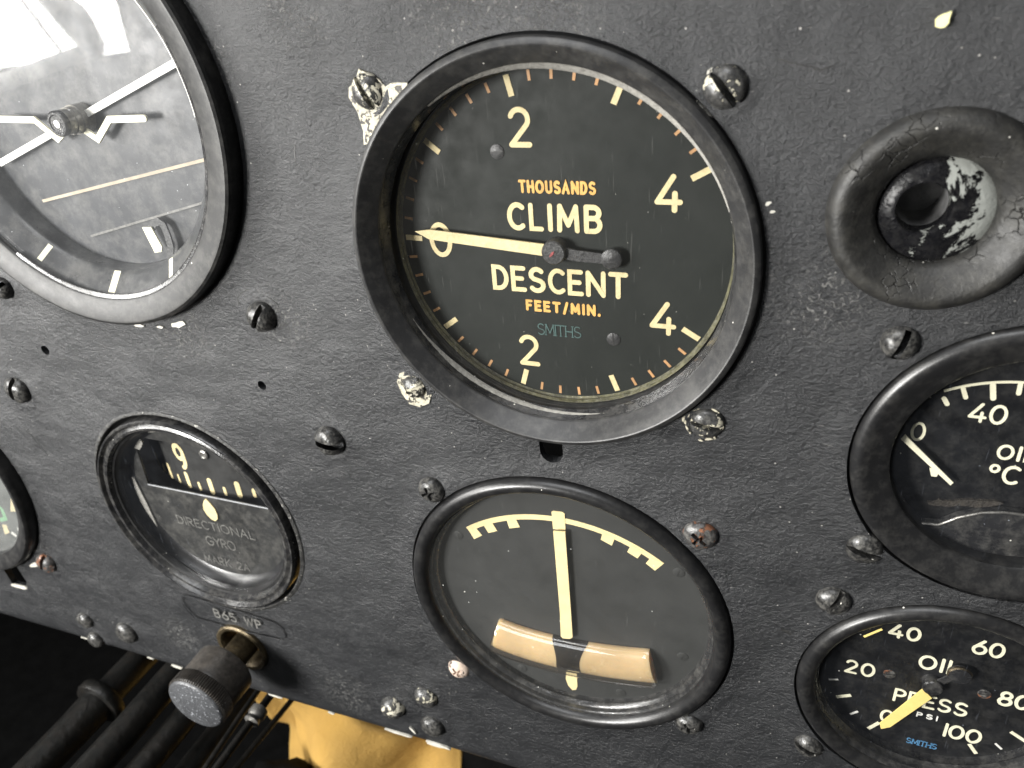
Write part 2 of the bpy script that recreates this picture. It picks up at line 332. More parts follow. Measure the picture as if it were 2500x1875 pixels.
M['g_att'] = glass('scratched_dusty_glass', 0.019, 0.6, (0.74, 0.76, 0.78), 0.8)
M['g_turn'] = glass('hazy_cover_glass', 0.008, 0.25, (0.72, 0.73, 0.70), 0.8, 0.15)
M['g_oil'] = glass('clean_cover_glass', 0.003, 0.35, (0.6, 0.65, 0.75), 1.0, 0.9)
M['g_tube'] = glass('slip_tube_glass', 0.02, 0.4, (0.62, 0.50, 0.36), 2.2, 0.6, (240, 0.07))
M['g_left'] = glass('grey_cover_glass', 0.08, 0.3, (0.7, 0.72, 0.7), 2.0)

# ------------------------------------------------------------------ stroke lettering
def arc(cx, cy, rx, ry, a0, a1, n=None):
    n = n or max(4, int(abs(a1-a0)/15))
    return [(cx+rx*math.cos(math.radians(a0+(a1-a0)*i/n)), cy+ry*math.sin(math.radians(a0+(a1-a0)*i/n))) for i in range(n+1)]
def glyph(c):
    """width, open strokes, closed strokes on a unit-high cell"""
    g = {
     'C': (.57, [arc(.36, .5, .36, .5, 52, 308)], []), 'L': (.44, [[(0, 1), (0, 0), (.44, 0)]], []), 'I': (0, [[(0, 0), (0, 1)]], []),
     'M': (.76, [[(0, 0), (.04, 1)], [(.04, 1), (.38, .22)], [(.38, .22), (.72, 1)], [(.72, 1), (.76, 0)]], []),
     'B': (.56, [[(0, 0), (0, 1)], [(0, 1)]+arc(.30, .77, .23, .23, 90, -90)+[(0, .54)], arc(.30, .27, .26, .27, 90, -90)+[(0, 0)]], []),
     'D': (.58, [], [[(0, 0), (0, 1)]+arc(.2, .5, .38, .5, 90, -90)]),
     'E': (.50, [[(.5, 1), (0, 1), (0, 0), (.52, 0)], [(0, .52), (.42, .52)]], []), 'F': (.48, [[(.5, 1), (0, 1), (0, 0)], [(0, .52), (.40, .52)]], []),
     'S': (.58, [arc(.30, .74, .27, .26, 40, 200)+[(.15, .55), (.45, .46)]+arc(.29, .265, .29, .265, 25, -145)], []),
     'N': (.66, [[(0, 0), (0, 1)], [(0, 1), (.66, 0)], [(.66, 0), (.66, 1)]], []), 'T': (.64, [[(0, 1), (.64, 1)], [(.32, 1), (.32, 0)]], []),
     '/': (.34, [[(0, -.12), (.34, 1.08)]], []), '.': (0, [[(0, 0.0), (0.01, 0.04)]], []), 'H': (.60, [[(0, 0), (0, 1)], [(.6, 0), (.6, 1)], [(0, .5), (.6, .5)]], []),
     'O': (.80, [], [arc(.40, .5, .40, .5, 0, 360, 28)[:-1]]), '0': (.64, [], [arc(.32, .5, .32, .5, 0, 360, 28)[:-1]]),
     'U': (.60, [[(0, 1)]+arc(.3, .3, .3, .3, 180, 360)+[(.6, 1)]], []), 'A': (.68, [[(0, 0), (.34, 1), (.68, 0)], [(.14, .34), (.54, .34)]], []),
     'P': (.52, [[(0, 0), (0, 1)], [(0, 1)]+arc(.26, .74, .26, .26, 90, -90)+[(0, .48)]], []),
     'R': (.56, [[(0, 0), (0, 1)], [(0, 1)]+arc(.26, .74, .26, .26, 90, -90)+[(0, .48)], [(.24, .48), (.56, 0)]], []),
     '2': (.56, [arc(.27, .72, .27, .28, 160, -30)+[(0, 0)], [(0, 0), (.56, 0)]], []), '4': (.68, [[(.46, 1), (0, .24)], [(0, .24), (.68, .24)], [(.52, .50), (.52, 0)]], []),
     '6': (.62, [[(.46, 1)]+arc(.31, .31, .31, .31, 150, 172, 2)], [arc(.31, .31, .31, .31, 0, 360, 22)[:-1]]),
     '8': (.60, [], [arc(.30, .76, .24, .24, 0, 360, 20)[:-1], arc(.30, .27, .30, .27, 0, 360, 22)[:-1]]), '1': (0, [[(0, 0), (0, 1)]], []),
     '9': (.58, [[(.58, .68)]+arc(.26, .42, .32, .42, 10, -78)], [arc(.29, .70, .29, .30, 0, 360, 22)[:-1]]),
     'G': (.74, [arc(.40, .5, .40, .5, 48, 330)+[(.76, .45), (.45, .45)]], []), 'Y': (.64, [[(0, 1), (.32, .5), (.64, 1)], [(.32, .5), (.32, 0)]], []),
     'K': (.58, [[(0, 0), (0, 1)], [(.55, 1), (0, .42)], [(.18, .60), (.58, 0)]], []), '5': (.56, [[(.5, 1), (.06, 1), (.03, .58)]+arc(.27, .32, .29, .32, 120, -150)], []),
     'W': (.90, [[(0, 1), (.22, 0), (.45, .9), (.68, 0), (.9, 1)]], []), 'o': (.5, [], [arc(.25, .5, .25, .5, 0, 360, 18)[:-1]]), ' ': (.4, [], []),
    }
    return g[c]
def lettering(text, x0, x1, z0, z1, sw, d, mat, parent, name='lettering', gap=None, serif=False, jit=0.0, fn=None, tilt=0.0, label=None):
    """strokes of the text fill the box x0..x1, z0..z1"""
    mb = MB(); h = (z1-z0)-sw; ws = [glyph(c)[0]*h for c in text]; tot = sum(ws); n = len(text)
    space = (x1-x0)-sw*n
    if gap is None: g_ = ((space-tot)/(n-1)) if n > 1 else 0
    else: g_ = gap
    kx = 1.0
    if n > 1 and g_ < 0.25*sw: g_ = 0.35*sw; kx = (space-g_*(n-1))/tot
    elif n > 1 and gap is None and g_ > 0.9*sw+0.08*h and not serif: kx = min(1.35, (space-(0.8*sw+0.06*h)*(n-1))/max(tot, 1e-6)); g_ = (space-tot*kx)/(n-1)
    if n == 1 and tot > 0: kx = space/tot
    x = x0; k = 0
    for c, w0 in zip(text, ws):
        _, op, cl = glyph(c); th = random.uniform(-1, 1)*jit
        def tr(p):
            X = x+sw/2+p[0]*h*kx; Z = z0+sw/2+p[1]*h
            return (X+(p[1]-.5)*h*(th+tilt), Z)
        for st in op:
            mb.ribbon([tr(p) for p in st], sw*random.uniform(0.95, 1.05), d+0.008*(k % 9), fn=fn); k += 1
            if serif:
                for q, q1 in ((st[0], st[1]), (st[-1], st[-2])):
                    if c in 'S': continue
                    if abs(q[1]-q1[1]) > abs(q[0]-q1[0])*0.8:
                        X, Z = tr(q); mb.ribbon([(X-sw*1.2, Z), (X+sw*1.2, Z)], sw*0.6, d+0.008*(k % 9), cap=False, fn=fn); k += 1
        for st in cl: mb.ribbon([tr(p) for p in st], sw, d+0.008*(k % 9), closed=True, fn=fn); k += 1
        x += w0*kx+sw+g_
    o = mb.build(name, mat, parent)
    if label: o['label'] = label
    return o
def boxd(x0, x1, z0, z1, d0, d1, ox, oz):
    a = mv(x0, z0, d0, d1); b_ = mv(x1, z1, d0, d1); return a[0]-ox, b_[0]-ox, a[1]-oz, b_[1]-oz

# ------------------------------------------------------------------ the instrument panel
HOLES = {'climb': (0, 0, 42.15), 'att': (-117.6, 27.9, 51.3), 'turn': (0, -95.6, 43.1), 'gyro': (-117.6, -90.2, 37.0), 'press': (87.5, -99.2, 30.3),
         'temp': (90.6, -34.7, 30.3), 'left': (-236, -95, 44.1), 'vent': (67.1, 12.6, 10.0), 'knob': (-117.4, -147.4, 8.6), 'h1': (-153.8, -36.3, 1.5), 'h2': (-78.1, -38.0, 1.3)}
def circle(c, n): return [(c[0]+c[2]*math.cos(2*math.pi*i/n), c[1]+c[2]*math.sin(2*math.pi*i/n)) for i in range(n)]
loops = [circle(c, 96 if c[2] > 20 else (48 if c[2] > 5 else 14)) for c in HOLES.values()]
loops.append([(2.2, -40.2), (2.2, -45.5)]+[(-.55+2.75*math.cos(math.radians(-a)), -45.5-2.9*math.sin(math.radians(a))) for a in range(15, 180, 15)]+[(-3.3, -45.5), (-3.3, -40.2)])
loops.append([(-229, -137.2), (-219.5, -134.6), (-218.8, -144), (-220.5, -147.6), (-224, -148.6), (-229, -148.4)])
SCREWS = []   # (x, z, swell radius) filled before the panel is made
def shift(x, z, d): return mv(x, z, 0, d)
SC = [  # measured at the middle of the head: x, z, diameter, dome height, kind, slot angle, material, label
 (-33.96, 32.70, 6.7, 1.9, 's', 118, 'screw_bare', 'slotted dome screw on bare cream metal at upper left of the climb gauge'),
 (32.93, 32.24, 6.9, 2.0, 's', 128, 'screw_chip', 'slotted black screw ringed by flaked cream paint at upper right of the climb gauge'),
 (-33.83, -33.01, 5.8, 2.2, 's', 22, 'screw_bare', 'slotted screw with cream head half hidden at lower left of the climb gauge bezel'),
 (33.37, -32.88, 6.8, 1.9, 's', -8, 'screw_chip', 'slotted screw with crusty cream rim at lower right of the climb gauge'),
 (-73.55, -18.78, 7.9, 3.36, 's', 62, 'screw', 'slotted black screw with near vertical slot below right of the artificial horizon'),
 (-161.61, -17.89, 6.6, 2.9, 's', 40, 'screw', 'black screw cut by the left picture edge below the artificial horizon'),
 (-174.87, -52.82, 8.8, 2.81, 's', 75, 'screw', 'plain dark dome screw left of the two small empty holes'),
 (-61.87, -53.26, 8.7, 3.20, 's', -4, 'screw', 'black dome screw with level slot between the compass gauge and climb gauge'),
 (-33.64, -63.42, 7.4, 2.64, 'p', 20, 'screw', 'cross head screw at upper left of the turn indicator'),
 (33.47, -62.68, 7.6, 2.12, 'p', 50, 'rust', 'rusty worn cross head screw at upper right of the turn indicator'),
 (-33.79, -129.75, 6.8, 2.24, 'p', 40, 'screw_pink', 'bare pinkish cross head screw at lower left of the turn indicator'),
 (33.50, -127.86, 7.1, 2.55, 'p', 25, 'screw', 'shiny black cross head screw at lower right of the turn indicator'),
 (65.71, -11.07, 6.4, 2.91, 's', 72, 'screw', 'dark slotted screw with shadowed slot at upper left of the oil temperature gauge'),
 (66.68, -58.62, 7.2, 2.08, 's', -12, 'screw', 'slotted dome screw at lower left of the oil temperature gauge'),
 (62.65, -74.67, 7.2, 2.19, 's', 65, 'screw', 'slotted screw with torn paint at upper left of the oil pressure gauge'),
 (63.13, -124.41, 7.0, 2.5, 's', -15, 'screw', 'smooth painted over screw at lower left of the oil pressure gauge'),
 (-202.54, -130.99, 8.6, 3.0, 's', 70, 'rust', 'rust slotted screw at lower right of the gauge cut by the left edge'),
 (-61.30, -158.47, 8.5, 3.51, 'r', 0, 'screw_bare', 'largest rivet head with flaked cream paint near the lower panel edge'),
 (-196.04, -158.92, 7.1, 2.46, 'r', 0, 'screw', 'upper left rivet of the three small ones by the lower left panel edge'),
 (-195.64, -169.52, 7.1, 2.46, 'r', 0, 'screw', 'rivet right on the lower left panel edge'),
 (-175.72, -159.61, 9.4, 2.80, 'r', 0, 'screw', 'largest of the three rivets left of the knob'),
 (-47.45, -147.97, 7.8, 2.64, 'r', 0, 'screw_chip', 'small rivet with pale chipped underside above right of the cream flaked rivet'),
 (-47.16, -162.08, 8.1, 2.70, 'r', 0, 'screw', 'small smooth black rivet below right of the cream flaked rivet'),
]
def panel_height(X, Z):
    X = np.asarray(X, float); Z = np.asarray(Z, float); h = np.zeros_like(X)
    for nme, amp, wdt in (('climb', .5, 3), ('att', .4, 4), ('turn', .7, 3.0), ('press', .6, 2.5), ('temp', .6, 2.5), ('left', .4, 3), ('vent', .5, 4)):
        cx, cz, r = HOLES[nme]; rb = {'climb': 42.5, 'att': 51.5, 'turn': 44, 'press': 31, 'temp': 31, 'left': 44, 'vent': 18}[nme]
        rr = np.hypot(X-cx, Z-cz); h += amp*np.exp(-((rr-rb)/wdt)**2)
    for s in SC:
        x, z = shift(s[0], s[1], s[3]*.5); rr = np.hypot(X-x, Z-z); h += 0.35*np.exp(-((rr-s[2]*.62)/1.1)**2)-0.15*np.exp(-(rr/(s[2]*.8))**2)
    h += 0.35*np.sin(X*.045+1)*np.sin(Z*.06+.4)
    ed = np.clip((-168.0-Z)/5.4, 0, 1); h -= 3.2*ed**2.2          # the lower edge rolls back
    return h
def build_panel():
    x0, x1, z0, z1 = -345.0, 150.0, -173.4, 105.0
    pts = []; edges = []
    st = 2.1
    nx = int((x1-x0)/st); nz = int((z1-z0)/st)
    border = [(x0, z0)]
    bl = [(x0+(x1-x0)*i/nx, z0+random.uniform(-.12, .12)) for i in range(nx)]+[(x1, z0+(z1-z0)*i/nz) for i in range(nz)]+[(x1-(x1-x0)*i/nx, z1) for i in range(nx)]+[(x0, z1-(z1-z0)*i/nz) for i in range(nz)]
    def addloop(lp):
        b0 = len(pts); pts.extend(lp); edges.extend([(b0+i, b0+(i+1) % len(lp)) for i in range(len(lp))])
    addloop(bl)
    for lp in loops: addloop(lp)
    lp_all = np.array([p for lp in loops for p in lp])
    for i in range(1, nx):
        for j in range(1, nz):
            x = x0+(x1-x0)*(i+.5*(j % 2))/nx+random.uniform(-.2, .2); z = z0+(z1-z0)*j/nz+random.uniform(-.2, .2)
            if x > x1-.8: continue
            if any((x-c[0])**2+(z-c[1])**2 < (c[2]+.4)**2 for c in HOLES.values()): continue
            if (-4 < x < 3 and -49 < z < -39) or (-230 < x < -218 and -149.5 < z < -134): continue
            if np.min((lp_all[:, 0]-x)**2+(lp_all[:, 1]-z)**2) < .5: continue
            pts.append((x, z))
    # extra points round the raised screw beds
    for s in SC:
        x, z = shift(s[0], s[1], s[3]*.5)
        for r_ in (.45, .62, .8):
            for k in range(18):
                a = k*math.pi/9+r_; q = (x+s[2]*r_*math.cos(a), z+s[2]*r_*math.sin(a))
                if q[1] < z0+.8 or any((q[0]-c[0])**2+(q[1]-c[1])**2 < (c[2]+.4)**2 for c in HOLES.values()): continue
                if (-230 < q[0] < -218 and -149.5 < q[1] < -134): continue
                pts.append(q)
    vs, es, fs, *_ = delaunay_2d_cdt([Vector(p) for p in pts], edges, [], 0, 1e-5)
    V = np.array([tuple(v) for v in vs]); keep = []
    def inpoly(P, poly):
        ins = np.zeros(len(P), bool); n = len(poly); j = n-1
        for i in range(n):
            xi, zi = poly[i]; xj, zj = poly[j]
            c = ((zi > P[:, 1]) != (zj > P[:, 1])) & (P[:, 0] < (xj-xi)*(P[:, 1]-zi)/((zj-zi) if abs(zj-zi) > 1e-12 else 1e-12)+xi)
            ins ^= c; j = i
        return ins
    F = np.array([tuple(f) for f in fs if len(f) == 3]); C = V[F].mean(1); bad = ~inpoly(C, bl)
    for lp in loops: bad |= inpoly(C, lp)
    F = F[~bad]
    # front sheet and its edge walls
    H = panel_height(V[:, 0], V[:, 1])
    me = bpy.data.meshes.new('instrument_panel')
    me.from_pydata([(V[i, 0]*MM, -H[i]*MM, V[i, 1]*MM) for i in range(len(V))], [], [tuple(int(q) for q in f) for f in F])
    bm = bmesh.new(); bm.from_mesh(me)
    for v in [v for v in bm.verts if not v.link_faces]: bm.verts.remove(v)
    for f in bm.faces:
        f.normal_update()
    if sum(f.normal.y for f in bm.faces) > 0: bmesh.ops.reverse_faces(bm, faces=bm.faces)
    ed = [e for e in bm.edges if e.is_boundary]
    r = bmesh.ops.extrude_edge_only(bm, edges=ed)
    for v in [g for g in r['geom'] if isinstance(g, bmesh.types.BMVert)]: v.co.y += 0.0022
    bm.to_mesh(me); bm.free()
    o = link('instrument_panel', me, M['panel'], ang=50)
    return tag(o, 'black wrinkle painted metal panel that carries all the gauges', 'instrument panel')
panel = build_panel()

def patch(poly, mat, name, d=0.25, th=0.35, parent=panel):
    return MB().prism(poly, d-th, d).build(name, mat, parent)
def blob(cx, cz, rx, rz, rot=0, n=11, rough=.3):
    o_ = []
    for i in range(n):
        a = 2*math.pi*i/n; k = 1+random.uniform(-rough, rough); x = rx*math.cos(a)*k; z = rz*math.sin(a)*k; r = math.radians(rot)
        o_.append((cx+x*math.cos(r)-z*math.sin(r), cz+x*math.sin(r)+z*math.cos(r)))
    return o_
patch([(-34.4, 36.9), (-33.0, 36.2), (-30.4, 34.9), (-29.2, 33.6), (-27.8, 34.3), (-24.5, 34.2), (-25, 31), (-31, 24), (-36.0, 22.8), (-35.6, 25.4), (-36.2, 29.0), (-37.6, 31.8), (-37.2, 33.6), (-35.6, 34.6)], M['bare'], 'bare_patch', .55, .5)
patch([(-34.2, -28.0), (-36.6, -29.2), (-37.7, -31.6), (-36.9, -34.6), (-35.3, -37.3), (-32.5, -37.8), (-30, -36.4), (-29.0, -34), (-30, -30)], M['bare'], 'bare_patch', .55, .5)
rim = [((36.9 if True else 0)*0, 0)]
def ringchips(x, z, r0, r1, n, mat, a0=0, a1=360, d=.45):
    for k in range(n):
        a = math.radians(random.uniform(a0, a1)); rr = random.uniform(r0, r1)
        patch(blob(x+rr*math.cos(a), z+rr*math.sin(a), random.uniform(.25, .9), random.uniform(.15, .35), math.degrees(a)+90, 9), mat, 'paint_chip', d, .3)
ringchips(32.4, 32.0, 3.4, 4.2, 9, M['chip'], 90, 300)
ringchips(33.0, -32.5, 3.5, 4.3, 12, M['bare'], 0, 360)
for x, z, a, b_ in ((-112, -173.1, 3.4, .5), (-88, -172.5, 1.3, .35), (-60.5, -171.4, 5.2, .45), (-46.2, -170.9, 4.4, .9), (-156, -172.3, 2.4, .6), (-204, -173.0, 2.0, .25), (-170, -173.0, 1.6, .25)):
    patch(blob(x, z+.3, a, b_, random.uniform(-3, 3), 13, .25), M['chip'], 'paint_chip', panel_height(np.array([x]), np.array([z+.6]))[0]+.55, 1.2)
for x, z, a, b_, r in ((-99.5, -22.6, 2.4, .8, 18), (-113, -24.2, 1.5, .4, 5), (-106, -24, 1.2, .3, 0), (-54.2, -165.6, 1.7, .4, -50), (-203.5, -125.0, 2.2, .9, -40), (41.4, 13.6, .5, .3, 40), (42.2, 12.2, .4, .3, 0), (-224, -148.2, 4.2, .8, 3), (-208, -132.5, 3.0, 1.0, 25)):
    patch(blob(x, z, a, b_, r), M['chip'], 'paint_chip', .6, .6)
def crack(pts, wd):
    m = MB(); P_ = []
    for a, b_ in zip(pts[:-1], pts[1:]):
        for k in range(5):
            t = k/5; P_.append((a[0]+(b_[0]-a[0])*t+random.uniform(-.14, .14), a[1]+(b_[1]-a[1])*t+random.uniform(-.14, .14)))
    P_.append(pts[-1]); d = float(panel_height(np.array([P_[0][0]]), np.array([P_[0][1]]))[0])
    m.ribbon(P_, wd, d+.02, .05); m.build('paint_crack', M['black'], panel)
crack([(40.8, 36.5), (43.4, 35.7), (45.9, 35.1), (47.2, 34.6), (49.1, 35.2)], .22)
crack([(-178.3, -67.7), (-175.2, -73.1), (-173.4, -76.7)], .35)
crack([(53.0, -85.6), (54.2, -86.2), (55.9, -87.4)], .55)
crack([(-78.6, -16.0), (-78.2, -13.5), (-76.6, -12.2), (-74.5, -11.2)], .25)
crack([(-69.5, -12.6), (-67.2, -14.0), (-66.4, -15.8)], .2)
crack([(-52.9, 22.5), (-53.8, 19.2)], .25)
# worn lip of the compass gauge hole
MB().lathe([(37.0, -3.0), (37.0, .25), (37.15, .38), (37.5, .36), (38.1, .1)], 160, c=(-117.6, -90.2), wob=.25).build('hole_edge', paint('chipped_hole_edge', (0.012, 0.012, 0.012), .5, .3, 300, ((700, .0006),), chips=((.34, .33, .30), 520, .60), dust=.15), panel)
# raised stamping plate under the compass gauge
pl = MB(); pp = []
for x, z in [(-137.6, -134.0), (-138.0, -131.0), (-136.6, -128.4), (-134, -127.6), (-105.2, -129.2), (-99.5, -129.6), (-96.8, -131.6), (-96.4, -134.9), (-98.9, -137.4), (-116, -138.4), (-134.8, -138.2)]: pp.append((x, z))
pl.ribbon(pp, .55, .45, .12, closed=True)
stamp = pl.build('stamping_plate', M['panel'], panel)
lettering('B65 WP', -124.5, -105.0, -134.6, -130.4, .55, .45, M['engrave'], stamp, 'stamped_lettering', jit=.1)

# ------------------------------------------------------------------ screws and rivets
def bool_cut(mb, cutters, name):
    base = mb.build('tmp', M['screw']); dg = None
    cs = []
    for c in cutters:
        o = c.build('tmpc', M['screw']); cs.append(o); md = base.modifiers.new('b', 'BOOLEAN'); md.operation = 'DIFFERENCE'; md.solver = 'EXACT'; md.object = o
    bpy.context.view_layer.update(); dg = bpy.context.evaluated_depsgraph_get()
    me = bpy.data.meshes.new_from_object(base.evaluated_get(dg)); me.name = name
    for o in cs+[base]:
        m_ = o.data; bpy.data.objects.remove(o); bpy.data.meshes.remove(m_)
    return me
def dome(h, kind):
    # unit diameter 1, dome height h
    n = 40; prof = [(0.0001, h)]
    for i in range(1, 9):
        a = i/8*math.pi/2*.93; prof.append((.5*math.sin(a)/math.sin(math.pi/2*.93), h*(math.cos(a)-math.cos(math.pi/2*.93))/(1-math.cos(math.pi/2*.93))))
    prof = [(r, max(d, .02)+.06*min(1, r*2)) for r, d in prof]+[(.5, -.25), (.0001, -.25)]
    m = MB().lathe(prof, n)
    cuts = []
    if kind == 's': cuts = [MB().box(-.7, .7, -.09, .09, h-.27, h+.4)]
    if kind == 'p': cuts = [MB().box(-.27, .27, -.06, .06, h-.22, h+.4), MB().box(-.06, .06, -.27, .27, h-.235, h+.41)]
    return bool_cut(m, cuts, 'screw_head') if cuts else m
protos = {}
for x, z, dia, hh, kind, ang, mat, lab in SC:
    x, z = shift(x, z, hh*.5)
    nm = 'rivet' if kind == 'r' else 'screw'
    key = (kind, round(hh/dia, 2))
    if key not in protos:
        m = dome(hh/dia, kind)
        if isinstance(m, MB):
            o = m.build('rivet', M[mat]); me = o.data; bpy.data.objects.remove(o)
        else: me = m
        protos[key] = me
    me = protos[key].copy()
    rnd = Vector((random.random()*9, 0, random.random()*9))
    for v in me.vertices:      # dinged and paint-clogged, no two alike
        k = noise.noise(v.co*(2.6/MM)+rnd)*.035*MM
        v.co += v.co.normalized()*k
    me.transform(Matrix.Scale(dia, 4))
    o = link(nm, me, M[mat], ang=40)
    o.location = (x*MM, -.12*MM, z*MM); o.rotation_euler = (0, -math.radians(ang), 0)
    tag(o, lab, nm, 'rivets along the lower panel edge' if kind == 'r' else 'screws that hold the gauges')

fl = MB().prism([(-.8, -.8), (-.1, -1.0), (.45, -.9), (.85, -.35), (.8, .2), (.95, 1.15), (.4, .95), (-.15, .8), (-.7, .45), (-.95, .1)], .3, .75).build('paint_flake', M['flake'], loc=(62.8*MM, -.15*MM, 41.0*MM))
tag(fl, 'pale yellow paint flake stuck on the panel at upper right', 'paint flake')

# ------------------------------------------------------------------ climb gauge (vertical speed indicator)
def rotprof(p): return p
T = thing('vertical_speed_indicator', 'large round climb and descent gauge in the middle with pointer at zero', 'gauge', 0, 0)
MB().lathe([(41.6, -9), (41.6, -1.5), (41.6, 1.7), (41.35, 2.35), (40.9, 2.75), (40.35, 2.95), (40.1, 2.85), (37.1, -.35), (36.9, -.7), (36.85, -1.1), (36.8, -9)], 160).build('bezel', M['bezel_climb'], T, ang=24)
gp = [(36.86, -.8), (36.6, -1.4), (35.9, -2.5), (35.3, -3.5), (35.2, -4.3)]
gk = MB().lathe(gp, 72, a0=18, a1=126, wob=.07); kp = len(gp)  # pale felt only on the arc where light falls on the ring
for i, (x, y, z) in enumerate(gk.v):
    t_ = (i//kp)/72; e_ = .15+.85*min(1, 3.0*t_)*min(1, 2.4*(1-t_)); r_ = math.hypot(x, z); k_ = (36.86+(r_-36.86)*e_)/r_; gk.v[i] = (x*k_, .8+(y-.8)*e_, z*k_)
gk.build('lit_gasket_arc', M['felt'], T)
gl = [(36.84, -1.6), (36.5, -2.4), (36.1, -3.2), (36.05, -3.8)]
g2 = MB().lathe(gl, 60, a0=176, a1=312, wob=.10, seed=5)  # pale strip paints the lit lower edge of the felt ring
for i, (x, y, z) in enumerate(g2.v):
    t_ = (i//len(gl))/60; e_ = .05+.95*min(1, 2.5*t_)*min(1, 2.5*(1-t_)); r_ = math.hypot(x, z); k_ = (36.84+(r_-36.84)*e_)/r_; g2.v[i] = (x*k_, 1.6+(y-1.6)*e_, z*k_)
g2.build('lit_gasket_arc', M['felt'], T)
MB().lathe([(36.83, -1.0), (36.6, -1.9), (36.3, -3.0), (36.1, -4.2)], 120, wob=.05).build('seal_ring', M['gloss'], T)  # dark ring also stands for the felt ring's shaded stretch
MB().lathe([(36.0, -6.9), (35.6, -7.6), (35.75, -8.3), (35.4, -8.75)], 128, wob=.12, seed=3).build('edge_seam', M['seam'], T)
D_ = -8.8
dial = MB().disc(36.4, D_, 96).build('dial', M['dial'], T)
big = MB(); small = MB(); A0 = 179.0
for k in range(-20, 21):
    a = math.radians(A0-7.5*k); ca, sa = math.cos(a), math.sin(a)
    if k % 5 == 0: big.bar((34.9*ca, 34.9*sa), (30.9*ca, 30.9*sa), 1.18, D_-.05, D_+.14)
    else: small.bar((34.9*ca, 34.9*sa), (32.95*ca, 32.95*sa), .58, D_-.05, D_+.1)
big.build('thousand_marks', M['lume'], dial); small.build('tick_marks', M['amber_dark'], dial)
lettering('THOUSANDS', -7.4, 8.75, 11.35, 14.05, .56, D_, M['amber'], dial, jit=.03)
lettering('CLIMB', -10.35, 9.9, 3.45, 9.4, 1.02, D_, M['lume'], dial)
lettering('DESCENT', -15.0, 15.1, -10.35, -4.45, 1.02, D_, M['lume'], dial)
lettering('FEET/MIN.', -7.6, 8.1, -14.75, -12.1, .62, D_, M['amber'], dial, gap=.42)
lettering('SMITHS', -5.25, 4.8, -20.4, -17.6, .24, D_, M['teal'], dial, serif=True)
for t, b_ in (('2', (-8.7, -3.9, 20.4, 28.1)), ('2', (-9.95, -5.1, -28.5, -20.7)), ('4', (20.2, 25.6, 8.4, 15.8)), ('4', (19.65, 25.2, -17.8, -10.2)), ('0', (-29.1, -23.65, -3.5, 4.4))):
    lettering(t, *b_, 1.06, D_, M['lume'], dial, 'numeral')
for x, z, a in ((-11.45, 19.5, 8), (11.95, -19.85, 95)):
    s_ = MB().lathe([(1.55, D_-.2), (1.5, D_+.12), (1.3, D_+.22), (.001, D_+.24)], 24, c=(x, z)).build('dial_screw', M['hub'], dial)
    MB().bar((x-1.35*math.cos(math.radians(a)), z-1.35*math.sin(math.radians(a))), (x+1.35*math.cos(math.radians(a)), z+1.35*math.sin(math.radians(a))), .3, D_+.2, D_+.27).build('slot', M['black'], s_)
# pointer
ptr = MB().prism([(-31.4, 2.75), (-28.2, 1.12), (-2.0, -1.15), (-2.0, 1.4), (-27.9, 3.3)], -7.2, -6.8).build('pointer', M['lume'], T)
tl = MB().prism([(2.0, .95), (5, .45), (10.2, .05), (10.2, -2.05), (5, -1.9), (2.0, -1.55)], -7.3, -6.85)
tl.lathe([(2.15, -7.4), (2.15, -6.8), (1.9, -6.62), (.001, -6.6)], 32, c=(12.1, -1.05), wob=.08).build('pointer_tail', M['hub'], T)
hb = MB().lathe([(2.55, -8.7), (2.55, -6.1), (2.3, -5.8), (.001, -5.72)], 40, c=(.2, -.05)).build('hub', M['hub'], T)
MB().prism(blob(.1, -.15, .85, .28, 55, 9), -5.8, -5.6).build('pivot_mark', M['red'], hb)
MB().lathe([(.001, -4.3), (36.7, -4.3), (36.7, -4.8), (.001, -4.8)], 96).build('cover_glass', M['g_climb'], T)

# ------------------------------------------------------------------ artificial horizon
AX, AZ = -117.6, 27.9
T = thing('attitude_indicator', 'artificial horizon at upper left whose glass mirrors a bright window', 'gauge', AX, AZ)
MB().lathe([(50.9, -9), (50.9, -1), (50.75, 3.4), (50.4, 4.05), (49.8, 4.42), (49.3, 4.42), (44.5, 2.9), (44.1, 2.65), (43.8, 2.2), (43.6, 1.0)], 160).build('bezel', M['bezel_att'], T, ang=24)
MB().lathe([(43.65, 1.2), (43.3, .9), (42.9, .6), (39.6, -2.4), (38.6, -3.2), (38.3, -4.0), (38.4, -9)], 128).build('bank_ring', M['att_ring'], T)
MB().lathe([(39.9, -1.7), (39.75, -1.35), (39.4, -1.5), (39.35, -2.2)], 60, a0=0, a1=80, wob=.05).build('chipped_edge_highlight', M['white'], T)  # white arc paints the highlight along the chipped inner lip
for a, r0, r1, wd in ((-123, 38.9, 42.5, 1.5), (-91, 38.6, 43.0, 2.2), (-61, 38.8, 42.9, 1.6), (-152, 39, 42.5, 1.6), (180, 38.8, 43, 2), (60, 38.8, 42.9, 1.6)):
    a = math.radians(a); t_ = Vector((-math.sin(a), math.cos(a)))*wd/2; P0 = Vector((math.cos(a), math.sin(a)))
    f_ = lambda r: -2.4+(r-39.6)*(3.0/3.3)+.12
    q = [(P0*r0-t_, f_(r0)), (P0*r1-t_, f_(r1)), (P0*r1+t_, f_(r1)), (P0*r0+t_, f_(r0))]
    vs = [(p.x, -d, p.y) for p, d in q]+[(p.x, -d+.3, p.y) for p, d in q]
    MB().add(vs, [(0, 1, 2, 3), (0, 4, 5, 1), (1, 5, 6, 2), (2, 6, 7, 3), (3, 7, 4, 0)]).build('bank_mark', M['ivory'], T)
def A(x, z, d0, d1): p = mv(x, z, d0, d1); return p[0]-AX, p[1]-AZ
